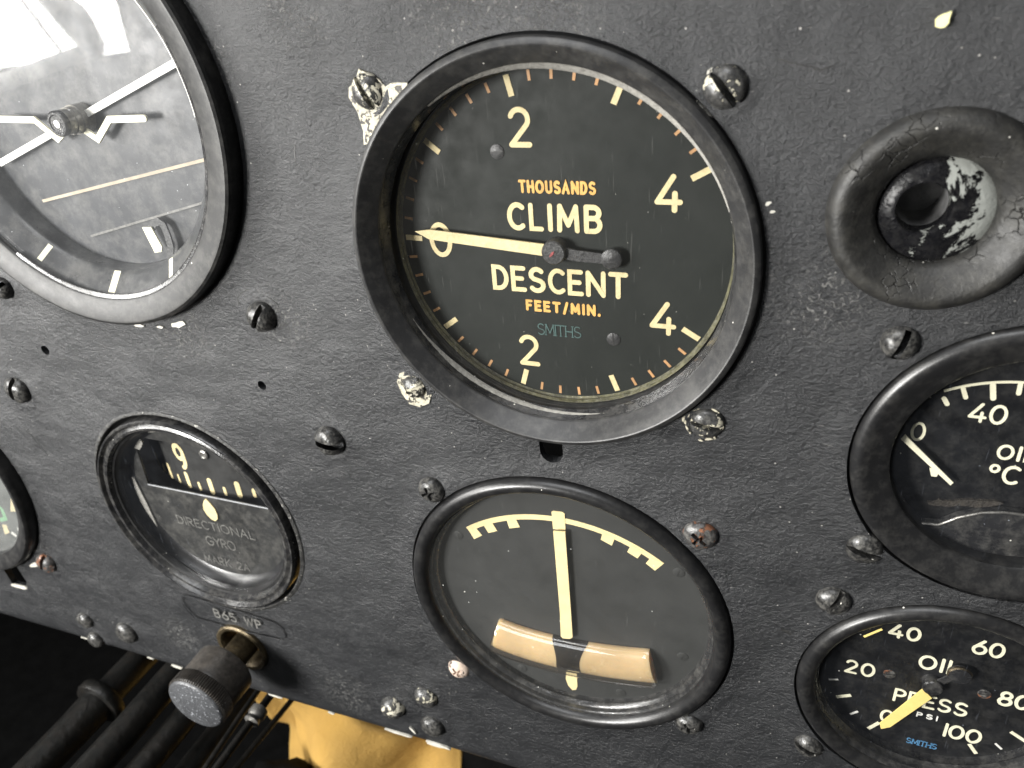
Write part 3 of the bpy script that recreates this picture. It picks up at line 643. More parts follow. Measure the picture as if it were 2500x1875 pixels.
disc = MB().lathe([(38.6, -8.5), (38.3, -8.1), (30, -7.6), (15, -7.3), (.001, -7.2)], 96).build('horizon_disc', M['att_disc'], T)
MB().bar(A(-142.2, 5.5, -8, -7.0), A(-84.6, 17.1, -8, -7.0), .75, -7.6, -6.9).build('pitch_line', M['pitch'], disc)
MB().bar(A(-129.5, -3.6, -8, -7.0), A(-87.5, 7.1, -8, -7.0), .55, -7.7, -7.0).build('pitch_line', M['engrave'], disc)
MB().bar(A(-153, 15.2, -8, -5.2), A(-85.4, 38.2, -8, -5.2), 1.6, -5.6, -5.2).build('horizon_bar', M['white'], T)
wg = MB()
pts = [A(-141, 27.1, -4, -4), A(-129.8, 26.9, -4, -4), A(-124.2, 22.6, -4, -4)]
wing = [(-24.0, -.7), (-12.0, -.9), (-6.6, -5.4), (-.6, -1.9), (.8, -1.9), (6.4, -5.4), (11.9, -.9), (22.4, -.7)]
wg.ribbon(wing, 1.55, -4.6, .5, cap=True)
wg.build('miniature_aircraft', M['ivory'], T)
hub = MB().lathe([(3.4, -7.2), (3.4, -4.0), (3.1, -3.8), (3.1, -2.4), (2.85, -2.2), (2.85, .0), (2.7, .2)], 40, c=(1.2, -.9)).build('caging_stud', M['clear'], T)
MB().lathe([(2.95, -.3), (2.95, .7), (2.6, 1.0), (2.1, 1.0), (1.9, .8), (.001, .75)], 40, c=(1.2, -.9)).build('stud_cap', M['gloss'], hub)
MB().lathe([(.95, .7), (.9, .95), (.001, 1.0)], 24, c=(1.2, -.9)).build('stud_dot', M['white'], hub)
bp = MB().prism([A(*q, -8, -5) for q in ((-110.5, -.3), (-107.5, -.1), (-105.9, -5.2), (-106.6, -6.6), (-108.9, -7.0))], -5.4, -5.0).build('bank_pointer', M['ivory'], T)
am = MB().ribbon([A(*q, -8, -5.6) for q in ((-107.3, -.2), (-106.2, 1.0), (-104.6, 1.5), (-103.3, .6), (-102.9, -2), (-103.0, -5), (-104.2, -7.8))], 1.9, -5.9, .35)
am.build('pointer_arm', M['hub'], T)
MB().lathe([(43.95, 2.45), (43.6, 2.25), (43.0, 2.15), (42.8, 1.95)], 80, a0=-130, a1=25, wob=.12).build('seal_ring', M['gloss'], T)
MB().lathe([(.001, 1.9), (43.75, 1.9), (43.75, 1.2), (.001, 1.2)], 96).build('cover_glass', M['g_att'], T)

# ------------------------------------------------------------------ directional gyro
GX, GZ = -117.6, -90.2
T = thing('directional_gyro', 'compass gauge with 9 on its card and directional gyro stamped below the window', 'gauge', GX, GZ)
MB().lathe([(35.7, -6), (35.65, .6), (35.55, 1.4), (35.25, 1.8), (34.8, 1.8), (34.4, 1.2), (34.1, .7), (33.6, .9), (33.0, 1.25), (32.3, 1.1), (31.9, .3), (31.6, -.6)], 140, wob=.07).build('bezel', M['gloss'], T)
MB().lathe([(31.6, -.3), (31.0, -.5), (30.6, -1.4), (30.4, -2.4), (30.9, -2.8), (30.6, -3.6), (29.4, -5.4), (28.4, -6.0)], 128, wob=.08).build('inner_ring', M['bezel_worn'], T)
ms = MB(); Rm = 30.4
def seg(zlo, zhi, xl=None, xr=None, n=40):
    # part of the disc between zlo and zhi (and x limits)
    poly = []
    for i in range(n+1):
        z = zlo+(zhi-zlo)*i/n; x = math.sqrt(max(0, Rm*Rm-z*z)); poly.append((min(x, xr) if xr is not None else x, z))
    for i in range(n+1):
        z = zhi-(zhi-zlo)*i/n; x = -math.sqrt(max(0, Rm*Rm-z*z)); poly.append((max(x, xl) if xl is not None else x, z))
    o_ = [poly[0]]
    for p in poly[1:]:
        if (p[0]-o_[-1][0])**2+(p[1]-o_[-1][1])**2 > 1e-4: o_.append(p)
    if (o_[0][0]-o_[-1][0])**2+(o_[0][1]-o_[-1][1])**2 < 1e-4: o_.pop()
    return o_
ms.prism(seg(-Rm, 3.6), -6.8, -6.0); ms.prism(seg(22.6, Rm), -6.8, -6.0)
left = [(-23.4, 3.6), (-22.3, 22.6)]+[(-math.sqrt(Rm*Rm-z*z), z) for z in np.linspace(22.6, 3.6, 14)]
ms.prism(left, -6.8, -6.0)
ms.prism([(25.2, 3.6)]+[(math.sqrt(Rm*Rm-z*z), z) for z in np.linspace(3.6, 16.8, 10)], -6.8, -6.0)
mask = ms.build('mask_plate', M['mask'], T)
MB().bar((-23.4, 3.75), (30.1, 3.75), .42, -6.05, -5.85).build('window_edge', M['bright_edge'], mask)  # edge highlight painted as a bright strip along the window bevel
def cardfn(x, z, d):
    ph = x/58.0; r = 58.0+(d+9.0); return (r*math.sin(ph), 9.0+58.0-r*math.cos(ph), z)
cd = MB(); cv = []; 
n_ = 40
for i in range(n_+1):
    ph = math.radians(-45+90*i/n_); cv += [(58*math.sin(ph), 67-58*math.cos(ph), 2.0), (58*math.sin(ph), 67-58*math.cos(ph), 30.0)]
cd.add(cv, [(2*i, 2*i+2, 2*i+3, 2*i+1) for i in range(n_)])
card = cd.build('compass_card', M['card'], T)
mk = MB()
for k in range(-6, 7):
    x = math.radians(4.9*k)*58
    if k % 2 == 0: mk.ribbon([(x, 3.0), (x, 7.6)], 1.75, -9, .1, fn=cardfn)
    else: mk.ribbon([(x, 3.0), (x, 5.4)], 1.05, -9, .1, fn=cardfn)
mk.build('card_marks', M['lume'], card)
lettering('9', -12.6, -7.2, 9.4, 19.4, 1.6, -9, M['lume'], card, 'numeral', fn=cardfn)
MB().lathe([(1.7, -9.2), (1.6, -8.5), (1.1, -8.3), (.6, -8.5), (.001, -8.4)], 20, c=(1.6, 17.8), wob=.15).build('card_stud', M['steel'], card)
lb = MB(); lp = [(-.2, 3.3), (1.2, 1.6), (2.6, -.6), (2.9, -3.0), (2.3, -4.9), (.9, -6.0), (-.7, -5.6), (-2.2, -4.0), (-3.1, -1.8), (-2.6, .4), (-1.4, 2.2)]
lb.prism([(x*.85, z*.95-.2) for x, z in lp], -6.05, -5.6).build('lubber_mark', M['lume'], mask)
def G(x0, x1, z0, z1): return boxd(x0, x1, z0, z1, -9, -6, GX, GZ)
lettering('DIRECTIONAL', *G(-137.6, -106.0, -104.3, -100.6), .42, -6.0, M['engrave'], mask, 'engraved_lettering', jit=.04)
lettering('GYRO', *G(-127.8, -115.6, -111.3, -107.2), .42, -6.0, M['engrave'], mask, 'engraved_lettering', jit=.04)
lettering('MARK 2A', *G(-131.3, -112.5, -119.7, -116.1), .38, -6.0, M['engrave'], mask, 'engraved_lettering', jit=.04)
MB().prism(blob(-20.5, 20.6, 3.2, 1.6, 55, 11, .2), -5.95, -5.5).build('torn_gasket', M['felt'], mask)
MB().prism(blob(-14.5, 26.2, 3.6, 1.2, 12, 12, .35), -5.95, -5.5).build('torn_gasket', M['felt'], mask)
MB().prism([(-29.6, 6), (-28.0, 6), (-26.6, -4), (-25.8, -14), (-27.0, -14), (-29.0, -6)], -5.95, -5.4).build('torn_gasket', M['felt'], mask)
MB().lathe([(.001, -1.0), (30.7, -1.0), (30.7, -1.5), (.001, -1.5)], 80).build('cover_glass', M['g_oil'], T)

# ------------------------------------------------------------------ turn and slip indicator
TX, TZ = 0.0, -95.6
T = thing('turn_and_slip_indicator', 'turn gauge with tall cream needle above an amber slip tube', 'gauge', TX, TZ)
MB().lathe([(42.65, -9), (42.65, -.6), (42.5, .6), (42.2, 1.4), (41.5, 2.1), (40.7, 2.4), (39.8, 2.25), (39.0, 1.75), (38.5, 1.0), (38.2, .2), (38.1, -.6)], 150, wob=.08).build('bezel', M['bezel_worn'], T)
MB().lathe([(38.2, .0), (37.7, -.3), (37.6, -1.3), (36.9, -1.7), (36.6, -2.4), (36.9, -3.2), (36.6, -4.2)], 128, wob=.08).build('inner_ring', M['gloss'], T)
D_ = -4.0
dial = MB().disc(37.0, D_, 96).build('dial', M['dial_grey'], T)
def U(x, z, d0, d1): p = mv(x, z, d0, d1); return p[0]-TX, p[1]-TZ
C0 = U(-1.61, -114.33, -7, D_); k_ = (CH-D_)/(CH+7); Ro = 44.0*k_
sca = MB()
p0, p1 = U(-28.6, -79.7, -7, D_), U(24.6, -78.9, -7, D_)
aa0 = math.degrees(math.atan2(p0[1]-C0[1], p0[0]-C0[0])); aa1 = math.degrees(math.atan2(p1[1]-C0[1], p1[0]-C0[0]))
sca.ribbon([(C0[0]+(Ro-.8)*math.cos(math.radians(a)), C0[1]+(Ro-.8)*math.sin(math.radians(a))) for a in np.linspace(aa0, aa1, 40)], 1.55, D_, .12, cap=False)
kk = 0
for q in (((-28.4, -79.5), (-26.6, -83.3), (-24.1, -81.4), (-25.6, -79.2)), ((-23.4, -77.4), (-22.1, -80.1), (-19.5, -78.8), (-20.7, -76.3)), ((-16.5, -74.2), (-15.9, -77.1), (-12.9, -76.0), (-13.9, -73.3)),
          ((9.2, -72.6), (8.7, -75.1), (11.5, -76.4), (12.4, -73.5)), ((16.4, -75.0), (15.4, -77.5), (18.0, -79.0), (19.4, -76.3)), ((21.3, -77.9), (20.1, -80.1), (22.4, -81.9), (24.6, -78.9))):
    sca.prism([U(*p, -7, D_) for p in q], D_-.05, D_+.135+.01*kk); kk += 1
sca.prism([U(*p, -7, D_) for p in ((-3.9, -69.0), (-3.4, -68.6), (-.9, -68.4), (-.45, -68.8), (-.45, -74.2), (-3.75, -74.5))], D_-.05, D_+.2)
sca.build('turn_scale', M['lume_turn'], dial)
lm = MB(); lm.prism([U(*p, -7, D_) for p in ((-2.4, -127.6), (-2.65, -130.6), (-2.0, -133.2), (-.8, -134.7), (.3, -134.2), (.8, -132.6), (.75, -127.3))], D_-.05, D_+.2).build('lower_mark', M['lume_turn'], dial)
def Nn(x, z): return U(x, z, -5, -2.4)
MB().prism([Nn(-3.1, -73.6), Nn(.05, -73.1), Nn(.55, -101.7), Nn(.65, -110.4), Nn(-.2, -111.3), Nn(-2.2, -111.7), Nn(-2.75, -111.0), Nn(-2.6, -102.0)], -2.75, -2.4).build('needle', M['lume_turn'], T)
# the slip tube: a bent glass cylinder that sags in the middle
tcs = [U(-22.6, -115.3, -4, -2.6), U(-16, -116.6, -4, -2.6), U(-8, -117.3, -4, -2.6), U(0, -117.2, -4, -2.6), U(8, -116.6, -4, -2.6), U(16, -115.4, -4, -2.6), U(23.6, -113.8, -4, -2.6)]
def spline(P_, n):
    P_ = [Vector(p) for p in P_]; o_ = []
    for i in range(len(P_)-1):
        a = P_[max(i-1, 0)]; b = P_[i]; c = P_[i+1]; d = P_[min(i+2, len(P_)-1)]
        for k in range(n):
            t = k/n; o_.append(.5*((2*b)+(c-a)*t+(2*a-5*b+4*c-d)*t*t+(3*b-a-3*c+d)*t**3))
    return o_+[P_[-1]]
cl = spline(tcs, 8); rt = 6.25
rs = [rt]*len(cl); rs[0] = 4.6; rs[1] = 5.9; rs[-1] = 5.3; rs[-2] = 6.1
tubeo = MB(); tubeo.tube([(p.x, 2.6, p.y) for p in cl], rs, 32)
for i_, (x_, y_, z_) in enumerate(tubeo.v): tubeo.v[i_] = (x_, 3.0+(y_-2.6)*.72, z_)
slip = tubeo.build('slip_tube', M['g_tube'], T, ang=50)
core = MB(); core.tube([(p.x, 3.4, p.y) for p in cl[1:-1]], [r*.93 for r in rs[1:-1]], 32)
for i_, (x_, y_, z_) in enumerate(core.v): core.v[i_] = (x_, 3.6+(y_-3.4)*.52, z_)
core.build('tube_liquid', M['tube'], slip, ang=50)
bl_ = MB(); vs = []; fs = []; nb = 40; na = 14
def cpt(s):   # point along the centre line by x
    for a, b in zip(cl[:-1], cl[1:]):
        if a.x <= s <= b.x: return a.y+(b.y-a.y)*(s-a.x)/(b.x-a.x)
    return cl[-1].y
xm, _z = U(-1.0, -117, -4, 0)
for i in range(na+1):
    for j in range(nb):
        g = 2*math.pi*j/nb; up = math.sin(g); hw = 3.3+1.75*up*up*(1 if up > 0 else .3)
        x = xm+(i/na*2-1)*hw+.1*up; vs.append((x, 3.6-5.86*.53*math.cos(g), cpt(x)+5.86*math.sin(g)))
for i in range(na):
    for j in range(nb): fs.append((i*nb+j, i*nb+(j+1) % nb, (i+1)*nb+(j+1) % nb, (i+1)*nb+j))
bl_.add(vs, fs).build('slip_ball', M['ball'], slip)
for x, z in ((-16.2, -131.0), (13.6, -130.9), (28.2, -81.2), (-31.4, -83.2), (30.2, -110.4)):
    q = U(x, z, -7, D_+.1); s_ = MB().lathe([(1.5, D_-.1), (1.45, D_+.1), (1.2, D_+.2), (.001, D_+.2)], 24, c=q).build('dial_screw', M['dial_grey'], dial)
    MB().bar((q[0]-.25, q[1]-1.0), (q[0]+.25, q[1]+1.0), .25, D_+.15, D_+.23).build('slot', M['black'], s_)
MB().lathe([(.001, 4.1-3.6), (38.1, .5), (38.1, .0), (.001, .0)], 96).build('cover_glass', M['g_turn'], T)

# ------------------------------------------------------------------ oil pressure gauge
PX, PZ = 87.5, -99.2
T = thing('oil_pressure_gauge', 'small oil pressure gauge in PSI with orange yellow needle at zero', 'gauge', PX, PZ)
MB().lathe([(29.9, -9), (29.9, -.6), (29.7, .4), (29.2, 1.2), (28.4, 1.65), (27.6, 1.6), (26.7, 1.1), (26.0, .5), (25.7, .0), (25.6, -.8)], 130, wob=.06).build('bezel', M['bezel'], T)
MB().lathe([(25.6, -.2), (25.2, -.9), (25.0, -1.8), (25.4, -2.2), (25.2, -3.4), (24.9, -4.2), (25.2, -4.8), (25.1, -7)], 120, wob=.10).build('inner_ring', M['gloss'], T)
D_ = -6.6
dial = MB().disc(25.6, D_, 72).build('dial', M['dial_dark'], T)
def PB(x0, x1, z0, z1): return boxd(x0, x1, z0, z1, -6, D_, PX, PZ)
for t, b_, sw in (('20', (68.3, 74.8, -101.5, -97.0), .62), ('40', (75.5, 82.1, -87.1, -82.8), .68), ('60', (92.1, 98.3, -87.1, -82.6), .65), ('80', (99.9, 106.2, -101.2, -96.5), .7), ('100', (91.8, 99.6, -115.8, -111.0), .68)):
    lettering(t, *PB(*b_), sw, D_, M['ivory'], dial, 'numeral')
lettering('0', *PB(77.95, 81.0, -115.7, -111.2), .62, D_, M['ivory'], dial, 'numeral')
lettering('OIL', *PB(82.9, 90.4, -95.0, -90.5), .66, D_, M['ivory'], dial, gap=.75)
lettering('PRESS', *PB(79.7, 95.2, -107.6, -103.1), .62, D_, M['ivory'], dial)
lettering('PSI', *PB(85.4, 89.9, -111.1, -109.4), .32, D_, M['white'], dial)
lettering('SMITHS', *PB(84.8, 91.5, -121.1, -119.2), .20, D_, M['blue'], dial, serif=True)
tk = MB()
for (a, b_), wd in ((((70.87, -109.04), (67.83, -110.80)), .85), (((78.24, -116.29), (76.20, -119.45)), .85), (((97.63, -116.36), (99.55, -119.07)), .85), (((104.57, -108.99), (107.9, -111.0)), .85)):
    a = mv(*a, -6, D_); b_ = mv(*b_, -6, D_); tk.bar((a[0]-PX, a[1]-PZ), (b_[0]-PX, b_[1]-PZ), wd, D_-.05, D_+.12)
for (a, b_), wd in ((((67.42, -104.60), (65.39, -105.33)), .42), (((73.14, -114.14), (71.60, -115.79)), .5), (((102.53, -114.06), (104.06, -115.45)), .5)):
    a = mv(*a, -6, D_); b_ = mv(*b_, -6, D_); MB().bar((a[0]-PX, a[1]-PZ), (b_[0]-PX, b_[1]-PZ), wd, D_-.05, D_+.12).build('tick_mark', M['white'], dial)
tk.build('scale_marks', M['ivory'], dial)
a = mv(70.9, -88.9, -6, -1.1); b_ = mv(74.2, -85.4, -6, -1.1)
MB().bar((a[0]-PX, a[1]-PZ), (b_[0]-PX, b_[1]-PZ), .5, -1.18, -1.08).build('limit_mark', M['needle'], T)
for x, z in ((77.8, -99.0), (97.2, -98.8)):
    q = mv(x, z, -6, D_); q = (q[0]-PX, q[1]-PZ)
    s_ = MB().lathe([(1.4, D_-.1), (1.35, D_+.15), (1.0, D_+.25), (.001, D_+.26)], 24, c=q).build('dial_screw', M['rust'], dial)
    MB().bar((q[0]-1.2, q[1]-.1), (q[0]+1.2, q[1]+.3), .3, D_+.2, D_+.29).build('slot', M['black'], s_)
def PQ(x, z, d): q = mv(x, z, -4, d); return q[0]-PX, q[1]-PZ
MB().prism([PQ(84.75, -99.4, -4.6), PQ(87.0, -101.7, -4.6), PQ(80.3, -114.7, -4.6), PQ(78.5, -116.1, -4.6), PQ(77.95, -114.4, -4.6)], -4.95, -4.6).build('needle', M['needle'], T)
h_ = mv(86.4, -98.0, -3.5, -4.3); hb = MB().lathe([(2.1, -6.6), (2.1, -4.9), (2.15, -4.4), (1.95, -4.1), (1.2, -3.95), (.001, -3.9)], 40, c=(h_[0]-PX, h_[1]-PZ)).build('hub', M['gloss'], T)
q = PQ(91.0, -92.9, -4.6)
tl2 = MB().lathe([(2.45, -5.6), (2.45, -4.8), (2.2, -4.45), (.001, -4.4)], 40, c=q)
tl2.bar((h_[0]-PX, h_[1]-PZ), q, 1.6, -5.5, -5.1); tl2.build('needle_tail', M['gloss'], T)
MB().lathe([(2.55, -5.1), (2.6, -4.7), (2.35, -4.4)], 24, a0=20, a1=190, c=q).build('tail_rim', M['brass'], T)
MB().lathe([(.001, -1.2), (25.4, -1.2), (25.4, -1.7), (.001, -1.7)], 72).build('cover_glass', M['g_oil'], T)

# ------------------------------------------------------------------ oil temperature gauge
QX, QZ = 90.6, -34.7
T = thing('oil_temperature_gauge', 'small oil temperature gauge in degrees C cut by the right edge', 'gauge', QX, QZ)
MB().lathe([(29.9, -9), (29.9, -.6), (29.7, .4), (29.2, 1.1), (28.3, 1.55), (27.4, 1.45), (26.2, .9), (24.5, .1), (23.2, -.4), (22.7, -.9), (22.6, -1.8), (22.7, -7)], 130, wob=.06).build('bezel', M['bezel'], T)
D_ = -6.4
dial = MB().disc(24.5, D_, 72).build('dial', M['dial_dark'], T)
def TB(x0, x1, z0, z1): return boxd(x0, x1, z0, z1, -6, D_, QX, QZ)
c_ = mv(88.45, -46.53, -6, D_); C0 = (c_[0]-QX, c_[1]-QZ); Ra = 27.4
sm = MB(); sm.ribbon([(C0[0]+Ra*math.cos(math.radians(a)), C0[1]+Ra*math.sin(math.radians(a))) for a in np.linspace(119, 48, 30)], .5, D_, .1, cap=False)
for i, (a, ln, wd) in enumerate(((112.5, 2.4, .8), (102.5, 3.3, .95), (93.5, 2.3, .8), (84, 3.2, .95), (72, 2.3, .8), (60, 3.2, .95))):
    a = math.radians(a); ca, sa = math.cos(a), math.sin(a)
    sm.ribbon([(C0[0]+(Ra-.5)*ca, C0[1]+(Ra-.5)*sa), (C0[0]+(Ra-ln)*ca, C0[1]+(Ra-ln)*sa)], wd, D_+.012*(i+1), .1)
q0, q1 = mv(75.5, -24.2, -6, D_), mv(76.2, -25.3, -6, D_); sm.ribbon([(q0[0]-QX, q0[1]-QZ), (q1[0]-QX, q1[1]-QZ)], .85, D_, .1)
sm.build('scale_marks', M['ivory'], dial)
lettering('40', *TB(80.0, 86.25, -28.5, -24.3), .55, D_, M['ivory'], dial, 'numeral')
lettering('0', *TB(71.2, 73.8, -34.2, -29.9), .52, D_, M['ivory'], dial, 'numeral')
lettering('80', *TB(95, 101.5, -30.0, -25.8), .55, D_, M['ivory'], dial, 'numeral')
lettering('OIL', *TB(86.2, 93.2, -36.0, -32.6), .52, D_, M['ivory'], dial, gap=.6)
lettering('o', *TB(85.75, 87.6, -39.2, -37.2), .5, D_, M['ivory'], dial)
lettering('C', *TB(88.1, 90.9, -41.4, -37.1), .58, D_, M['ivory'], dial)
def TQ(x, z, d): q = mv(x, z, -4.5, d); return q[0]-QX, q[1]-QZ
MB().prism([TQ(69.65, -33.4, -4.5), TQ(79.8, -42.5, -4.5), TQ(80.2, -41.8, -4.5), TQ(70.2, -32.3, -4.5)], -4.8, -4.5).build('needle', M['ivory'], T)
MB().prism([TQ(*p, -4.8) for p in ((75.6, -39.3), (76.2, -41.0), (77.1, -41.0), (77.3, -40.3), (76.4, -39.0))], -5.2, -4.85).build('needle_spur', M['ivory'], T)
cv = MB(); top = [TQ(*p, -4.3) for p in ((69.5, -51.8), (72.1, -52.4), (76.4, -52.76), (79.5, -52.4), (81.0, -51.2), (82.5, -49.9), (86.15, -47.9), (89.9, -47.0), (93.1, -46.9), (98, -48), (103, -51.5), (110, -52.5))]
bot = [(23.6*math.cos(math.radians(a)), 23.6*math.sin(math.radians(a))) for a in range(-40, -150, -10)]
top = [p for p in top if p[0]**2+p[1]**2 < 23.6**2]
cv.prism(top+bot, -6.2, -4.3); cvo = cv.build('lower_cover', M['gloss'], T)
ed = MB(); ed.tube([(x, 4.25, z) for x, z in top], .28, 8); ed.build('cover_edge', M['steel'], cvo)
for x, z, a, b_, r in ((77.5, -54.2, 1.1, .35, -30), (78.0, -55.0, .8, .25, 10), (83.5, -59.7, 1.6, .5, -25), (80.9, -58.0, .4, .2, 0), (85.2, -60.6, .6, .25, 0)):
    q = TQ(x, z, -4.1); MB().prism(blob(q[0], q[1], a, b_, r), -4.35, -4.15).build('paint_spot', M['white'], cvo)
gr = MB()
for k in range(5):
    gr.prism(blob(top[3][0]+k*2.0-3, top[3][1]+1.6+k*.45, 2.2, .8, 12, 11, .35), -6.4, -5.9+.05*k)
gr.build('grime', M['grime'], T)
MB().lathe([(.001, -1.6), (22.65, -1.6), (22.65, -2.0), (.001, -2.0)], 72).build('cover_glass', M['g_oil'], T)

# ------------------------------------------------------------------ gauge cut by the left edge
LX, LZ = -236.0, -95.0
T = thing('airspeed_indicator', 'gauge with green markings cut by the left picture edge', 'gauge', LX, LZ)
MB().lathe([(43.6, -9), (43.6, -1), (43.4, 2.5), (43.0, 3.8), (42.3, 4.5), (41.4, 4.4), (38.0, 2.8), (36.9, 2.2), (36.6, 1.2), (36.5, -6)], 140).build('bezel', M['bezel'], T)
D_ = -5
dial = MB().disc(37, D_, 80).build('dial', M['dial'], T)
def LB(x, z): return (x-LX, z-LZ)
MB().prism([LB(-211.6, -104.6), LB(-208.6, -104.3), LB(-210.6, -112.0), LB(-216.4, -113.0)], D_-.05, D_+.15).build('scale_mark', M['lume'], dial)
MB().prism([LB(-225.6, -121.3), LB(-223.0, -121.0), LB(-223.6, -124.9), LB(-226.8, -126.5)], D_-.05, D_+.15).build('scale_mark', M['lume'], dial)
gm = MB(); gm.ribbon([LB(x, z) for x, z in ((-224, -109), (-221.0, -113), (-221.5, -117.5), (-225, -119), (-229, -117))], 1.7, D_, .12); gm.ribbon([LB(-213, -95), LB(-217, -97), LB(-219, -101)], 1.2, D_, .12)
gm.build('green_marking', M['green'], dial)
for a in (-65, -55, -45):
    a = math.radians(a); MB().bar((32.5*math.cos(a), 32.5*math.sin(a)), (34.6*math.cos(a+.03), 34.6*math.sin(a+.03)), 1.6, D_-.05, D_+.15).build('tick_mark', M['white'], dial)
MB().lathe([(.001, .6), (36.7, .6), (36.7, .1), (.001, .1)], 72).build('cover_glass', M['g_left'], T)

# ------------------------------------------------------------------ air vent
VX, VZ = 67.1, 12.6
T = thing('air_vent', 'cracked rubber ring vent with peeling metal eyeball at right', 'air vent', VX, VZ)
MB().lathe([(16.7, -.5), (16.5, .4), (16.0, 1.5), (15.3, 2.3), (14.4, 2.7), (13.3, 2.5), (12.0, 1.7), (10.6, .8), (9.6, .1), (8.9, -.7), (8.7, -2), (8.6, -5)], 140, wob=.12).build('rubber_ring', M['rubber'], T)
sk = MB().lathe([(9.2, -2.8), (8.5, -1.8), (7.2, -1.1), (5.6, -.6), (4.7, -.4), (4.25, -.4), (4.1, -.7), (4.05, -1.5), (4.0, -4)], 80, c=(0, 0))
for i, (x, y, z) in enumerate(sk.v):
    r = math.hypot(x, z); k = max(0, (9.0-r)/5.3); sk.v[i] = (x-2.0*min(1, k), y+.0, z+.7*min(1, k))
eye = sk.build('eyeball', M['socket'], T)
MB().lathe([(4.0, -3.9), (4.0, -12), (.001, -12.2)], 40, c=(-2.0, .7)).build('nozzle_back', paint('hole_reflection_grey', (0.13, 0.13, 0.13), 0.35, .8, 160), eye)  # mottled grey paints the blurred reflection inside the hole

# ------------------------------------------------------------------ caging knob
KX, KZ = -117.4, -147.4
T = thing('caging_knob', 'grey knurled knob standing out below the compass gauge', 'knob', KX, KZ)
MB().lathe([(10.2, -.4), (10.1, .7), (9.5, 1.2), (8.4, 1.0), (7.6, .0), (7.2, -2.0), (6.9, -5)], 64, wob=.15).build('bush', M['brass'], T)
MB().lathe([(4.6, -8), (4.6, 11)], 40).build('shaft', M['brass'], T)
MB().lathe([(.001, 8.6), (9.6, 8.6), (10.2, 9.0), (10.3, 9.8), (10.2, 18.6), (9.7, 19.4)], 72).build('knob_body', M['knob'], T)
kn = MB(); pr = [(9.5, 18.8), (10.35, 19.2), (10.5, 19.6), (10.5, 23.4), (10.2, 24.0)]
vs = []; nk = 320
for i in range(nk):
    a = 2*math.pi*i/nk; tooth = .24*(1 if (i % 4) in (0, 1) else -1)
    for j, (r, d) in enumerate(pr):
        rr = r+(tooth if 1 <= j <= 3 else 0); vs.append((rr*math.cos(a), -d, rr*math.sin(a)))
kn.add(vs, [(i*5+j, ((i+1) % nk)*5+j, ((i+1) % nk)*5+j+1, i*5+j+1) for i in range(nk) for j in range(4)])
kn.build('knurled_grip', M['knob'], T, ang=25)
MB().lathe([(10.15, 23.9), (9.9, 24.4), (9.4, 24.7), (.001, 25.0)], 72, wob=.04).build('knob_face', M['knob_face'], T)

# ------------------------------------------------------------------ below the panel
def along(x, z, d0, d1, n=6, wob=0): return [(x+random.uniform(-wob, wob), -(d0+(d1-d0)*i/n), z+random.uniform(-wob, wob)) for i in range(n+1)]
T = thing('control_column_tube', 'black tube with a collar below the panel at lower left', 'tube', -211, -211)
MB().tube([(0, -y, 0) for y in (-160, -60, -2)], 6.4, 32).build('upper_tube', M['pipe'], T)
MB().lathe([(6.2, -3.0), (10.2, -2.6), (10.8, -1.6), (10.8, 1.2), (10.2, 2.2), (6.2, 2.6)], 48).build('collar', M['pipe'], T)
MB().tube([(0, -2, 0), (-.6, -14, -.8), (-1, -30, -1), (-1.0, -60, -1.2)], [7.6, 7.2, 7.0, 7.0], 28).build('lower_tube', M['pipe'], T)
for x, z, r, lab in ((-176.5, -197, 6.0, 'dark hose right beside the collared tube under the panel'), (-163, -203, 5.2, 'second dark hose from the collared tube under the panel'), (-160, -222, 4.6, 'low dark hose below the knob')):
    tag(MB().tube(along(0, 0, -200, 70, 14, .25), r, 20).build('hose', M['pipe'], loc=(x*MM, 0, z*MM)), lab, 'hose', 'hoses under the panel')
T = thing('control_rod', 'thin dark rod with a pale fitting left of the yellow cloth', 'rod', -124, -187)
MB().tube([(0, 160, 0), (0, 20, 0), (0, -70, 0)], 1.5, 14).build('rod', M['pipe'], T)
MB().lathe([(1.4, -4), (3.2, -3.6), (3.4, -1), (2.6, .4), (3.0, 2), (1.5, 2.6)], 20).build('fitting', M['steel'], T)
tag(MB().tube([(-1.5, 160, 0), (0, 20, 0), (0, -60, 0)], 1.6, 14).build('cable', M['pipe'], loc=(-232*MM, 0, -226*MM)), 'thin dark cable left of the collared tube', 'cable')
for k_, (x, z, r) in enumerate(((-150, -236, 1.3), (-186, -232, 1.6), (-141, -205, 1.2))):
    cb = tag(MB().tube([(3*math.sin(j*.6+k_), 120-16*j, 3*math.cos(j*.5+k_)) for j in range(13)], r, 10).build('cable', M['pipe'], loc=(x*MM, 0, z*MM)), ('slack thin cable below the knob', 'slack thin cable between the lowest hoses', 'short thin cable just behind the knob')[k_], 'cable')
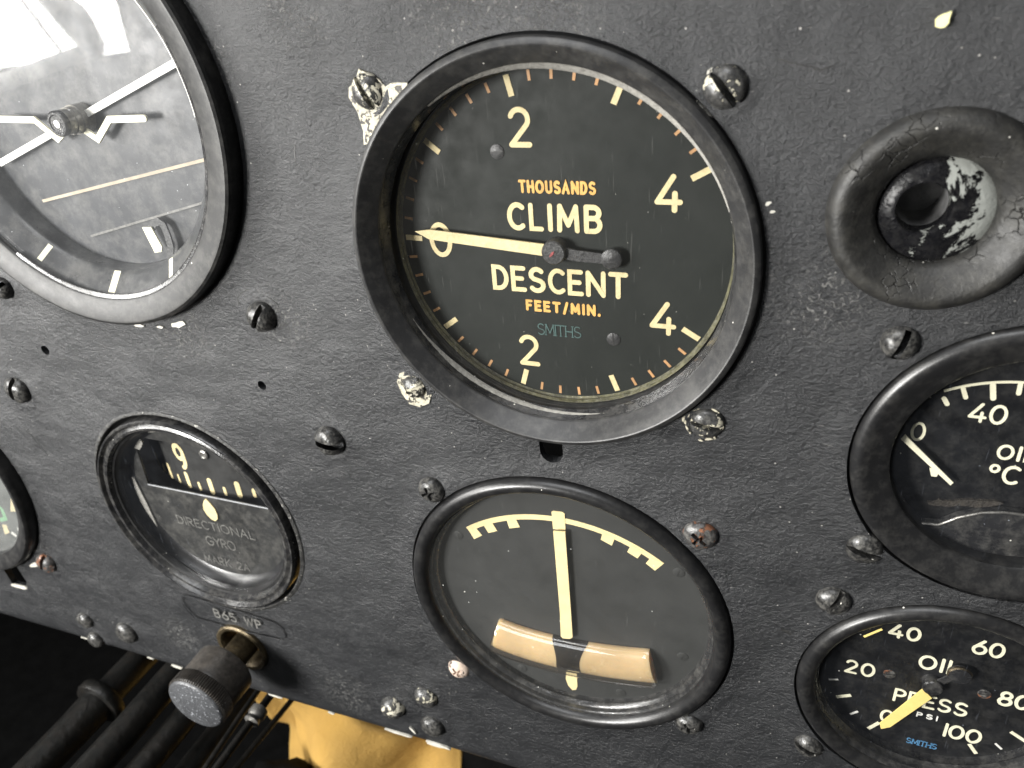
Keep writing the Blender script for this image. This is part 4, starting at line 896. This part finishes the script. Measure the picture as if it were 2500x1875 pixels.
# chamois / yellow cloth
cl_ = MB(); nu, nv = 70, 60; vs = []
for j in range(nv+1):
    for i in range(nu+1):
        u_ = i/nu; v_ = j/nv; x = -200+122.5*u_; z = -200-175*v_
        f_ = 7*math.sin(u_*9+v_*5+1.0)+4.5*math.sin(u_*5-v_*11+.6)+3.5*noise.noise(Vector((u_*5, v_*6, 2)))*2
        if x < -185: x -= 5*math.sin(v_*9)
        vs.append((x+2*math.sin(v_*9), 66-f_*1.25, z))
cl_.add(vs, [(j*(nu+1)+i, j*(nu+1)+i+1, (j+1)*(nu+1)+i+1, (j+1)*(nu+1)+i) for j in range(nv) for i in range(nu)])
cloth = cl_.build('chamois_cloth', M['cloth'], ang=180); cloth.modifiers.new('s', 'SOLIDIFY').thickness = 0.0015
tag(cloth, 'folded yellow cloth in the gap below the lower panel edge', 'cloth')
lp_ = MB(); vs = []; nu = 40; nv = 24
for j in range(nv+1):
    for i in range(nu):
        a = 2*math.pi*i/nu; ph = math.pi*j/nv; p = Vector((math.sin(ph)*math.cos(a), math.cos(ph), math.sin(ph)*math.sin(a)))
        k = 1+.35*noise.noise(p*1.7+Vector((3, 1, 2)))+.16*noise.noise(p*4.5); vs.append((p.x*32*k, p.y*22*k, p.z*24*k))
lp_.add(vs, [(j*nu+i, j*nu+(i+1) % nu, (j+1)*nu+(i+1) % nu, (j+1)*nu+i) for j in range(nv) for i in range(nu)])
tag(lp_.build('black_bag', M['dark'], loc=(-165*MM, 30*MM, -318*MM), ang=180), 'crumpled black bag in front of the yellow cloth at the bottom', 'bag')
tag(MB().box(-77, 10, -360, -190, -72, -64).build('black_bracket', M['dark']), 'flat black bracket that cuts off the yellow cloth on its right', 'bracket')
wl = MB().box(-900, 900, -700, 110, -330, -320).build('bulkhead', M['dark'], kind='structure')
fl_ = MB().box(-900, 900, -640, -630, -320, 250).build('cockpit_floor', M['dark'], kind='structure')

# ------------------------------------------------------------------ the side window the light comes through (seen only mirrored in the glass)
T = thing('canopy_window', 'white framed side window mirrored in the artificial horizon glass', 'window', -600, 0, 375)
def fr(p, q, r):
    m = MB(); m.tube([p, q], r, 12); return m.build('frame_bar', M['frame'], T)
fr((0, 30, -14), (0, -95, 2), 7); fr((0, 130, -40), (0, 30, -14), 7)
fr((0, -95, 2), (0, -88, 30), 7); fr((0, -88, 30), (0, -20, 95), 7)

fr((0, -38, 74), (0, -88, -2), 9)  # added pillar, dims part of the window pane mirrored in the glass
fr((0, -8, 90), (0, -52, 4), 1.6)  # added thin wire, draws a dark line across the mirrored window
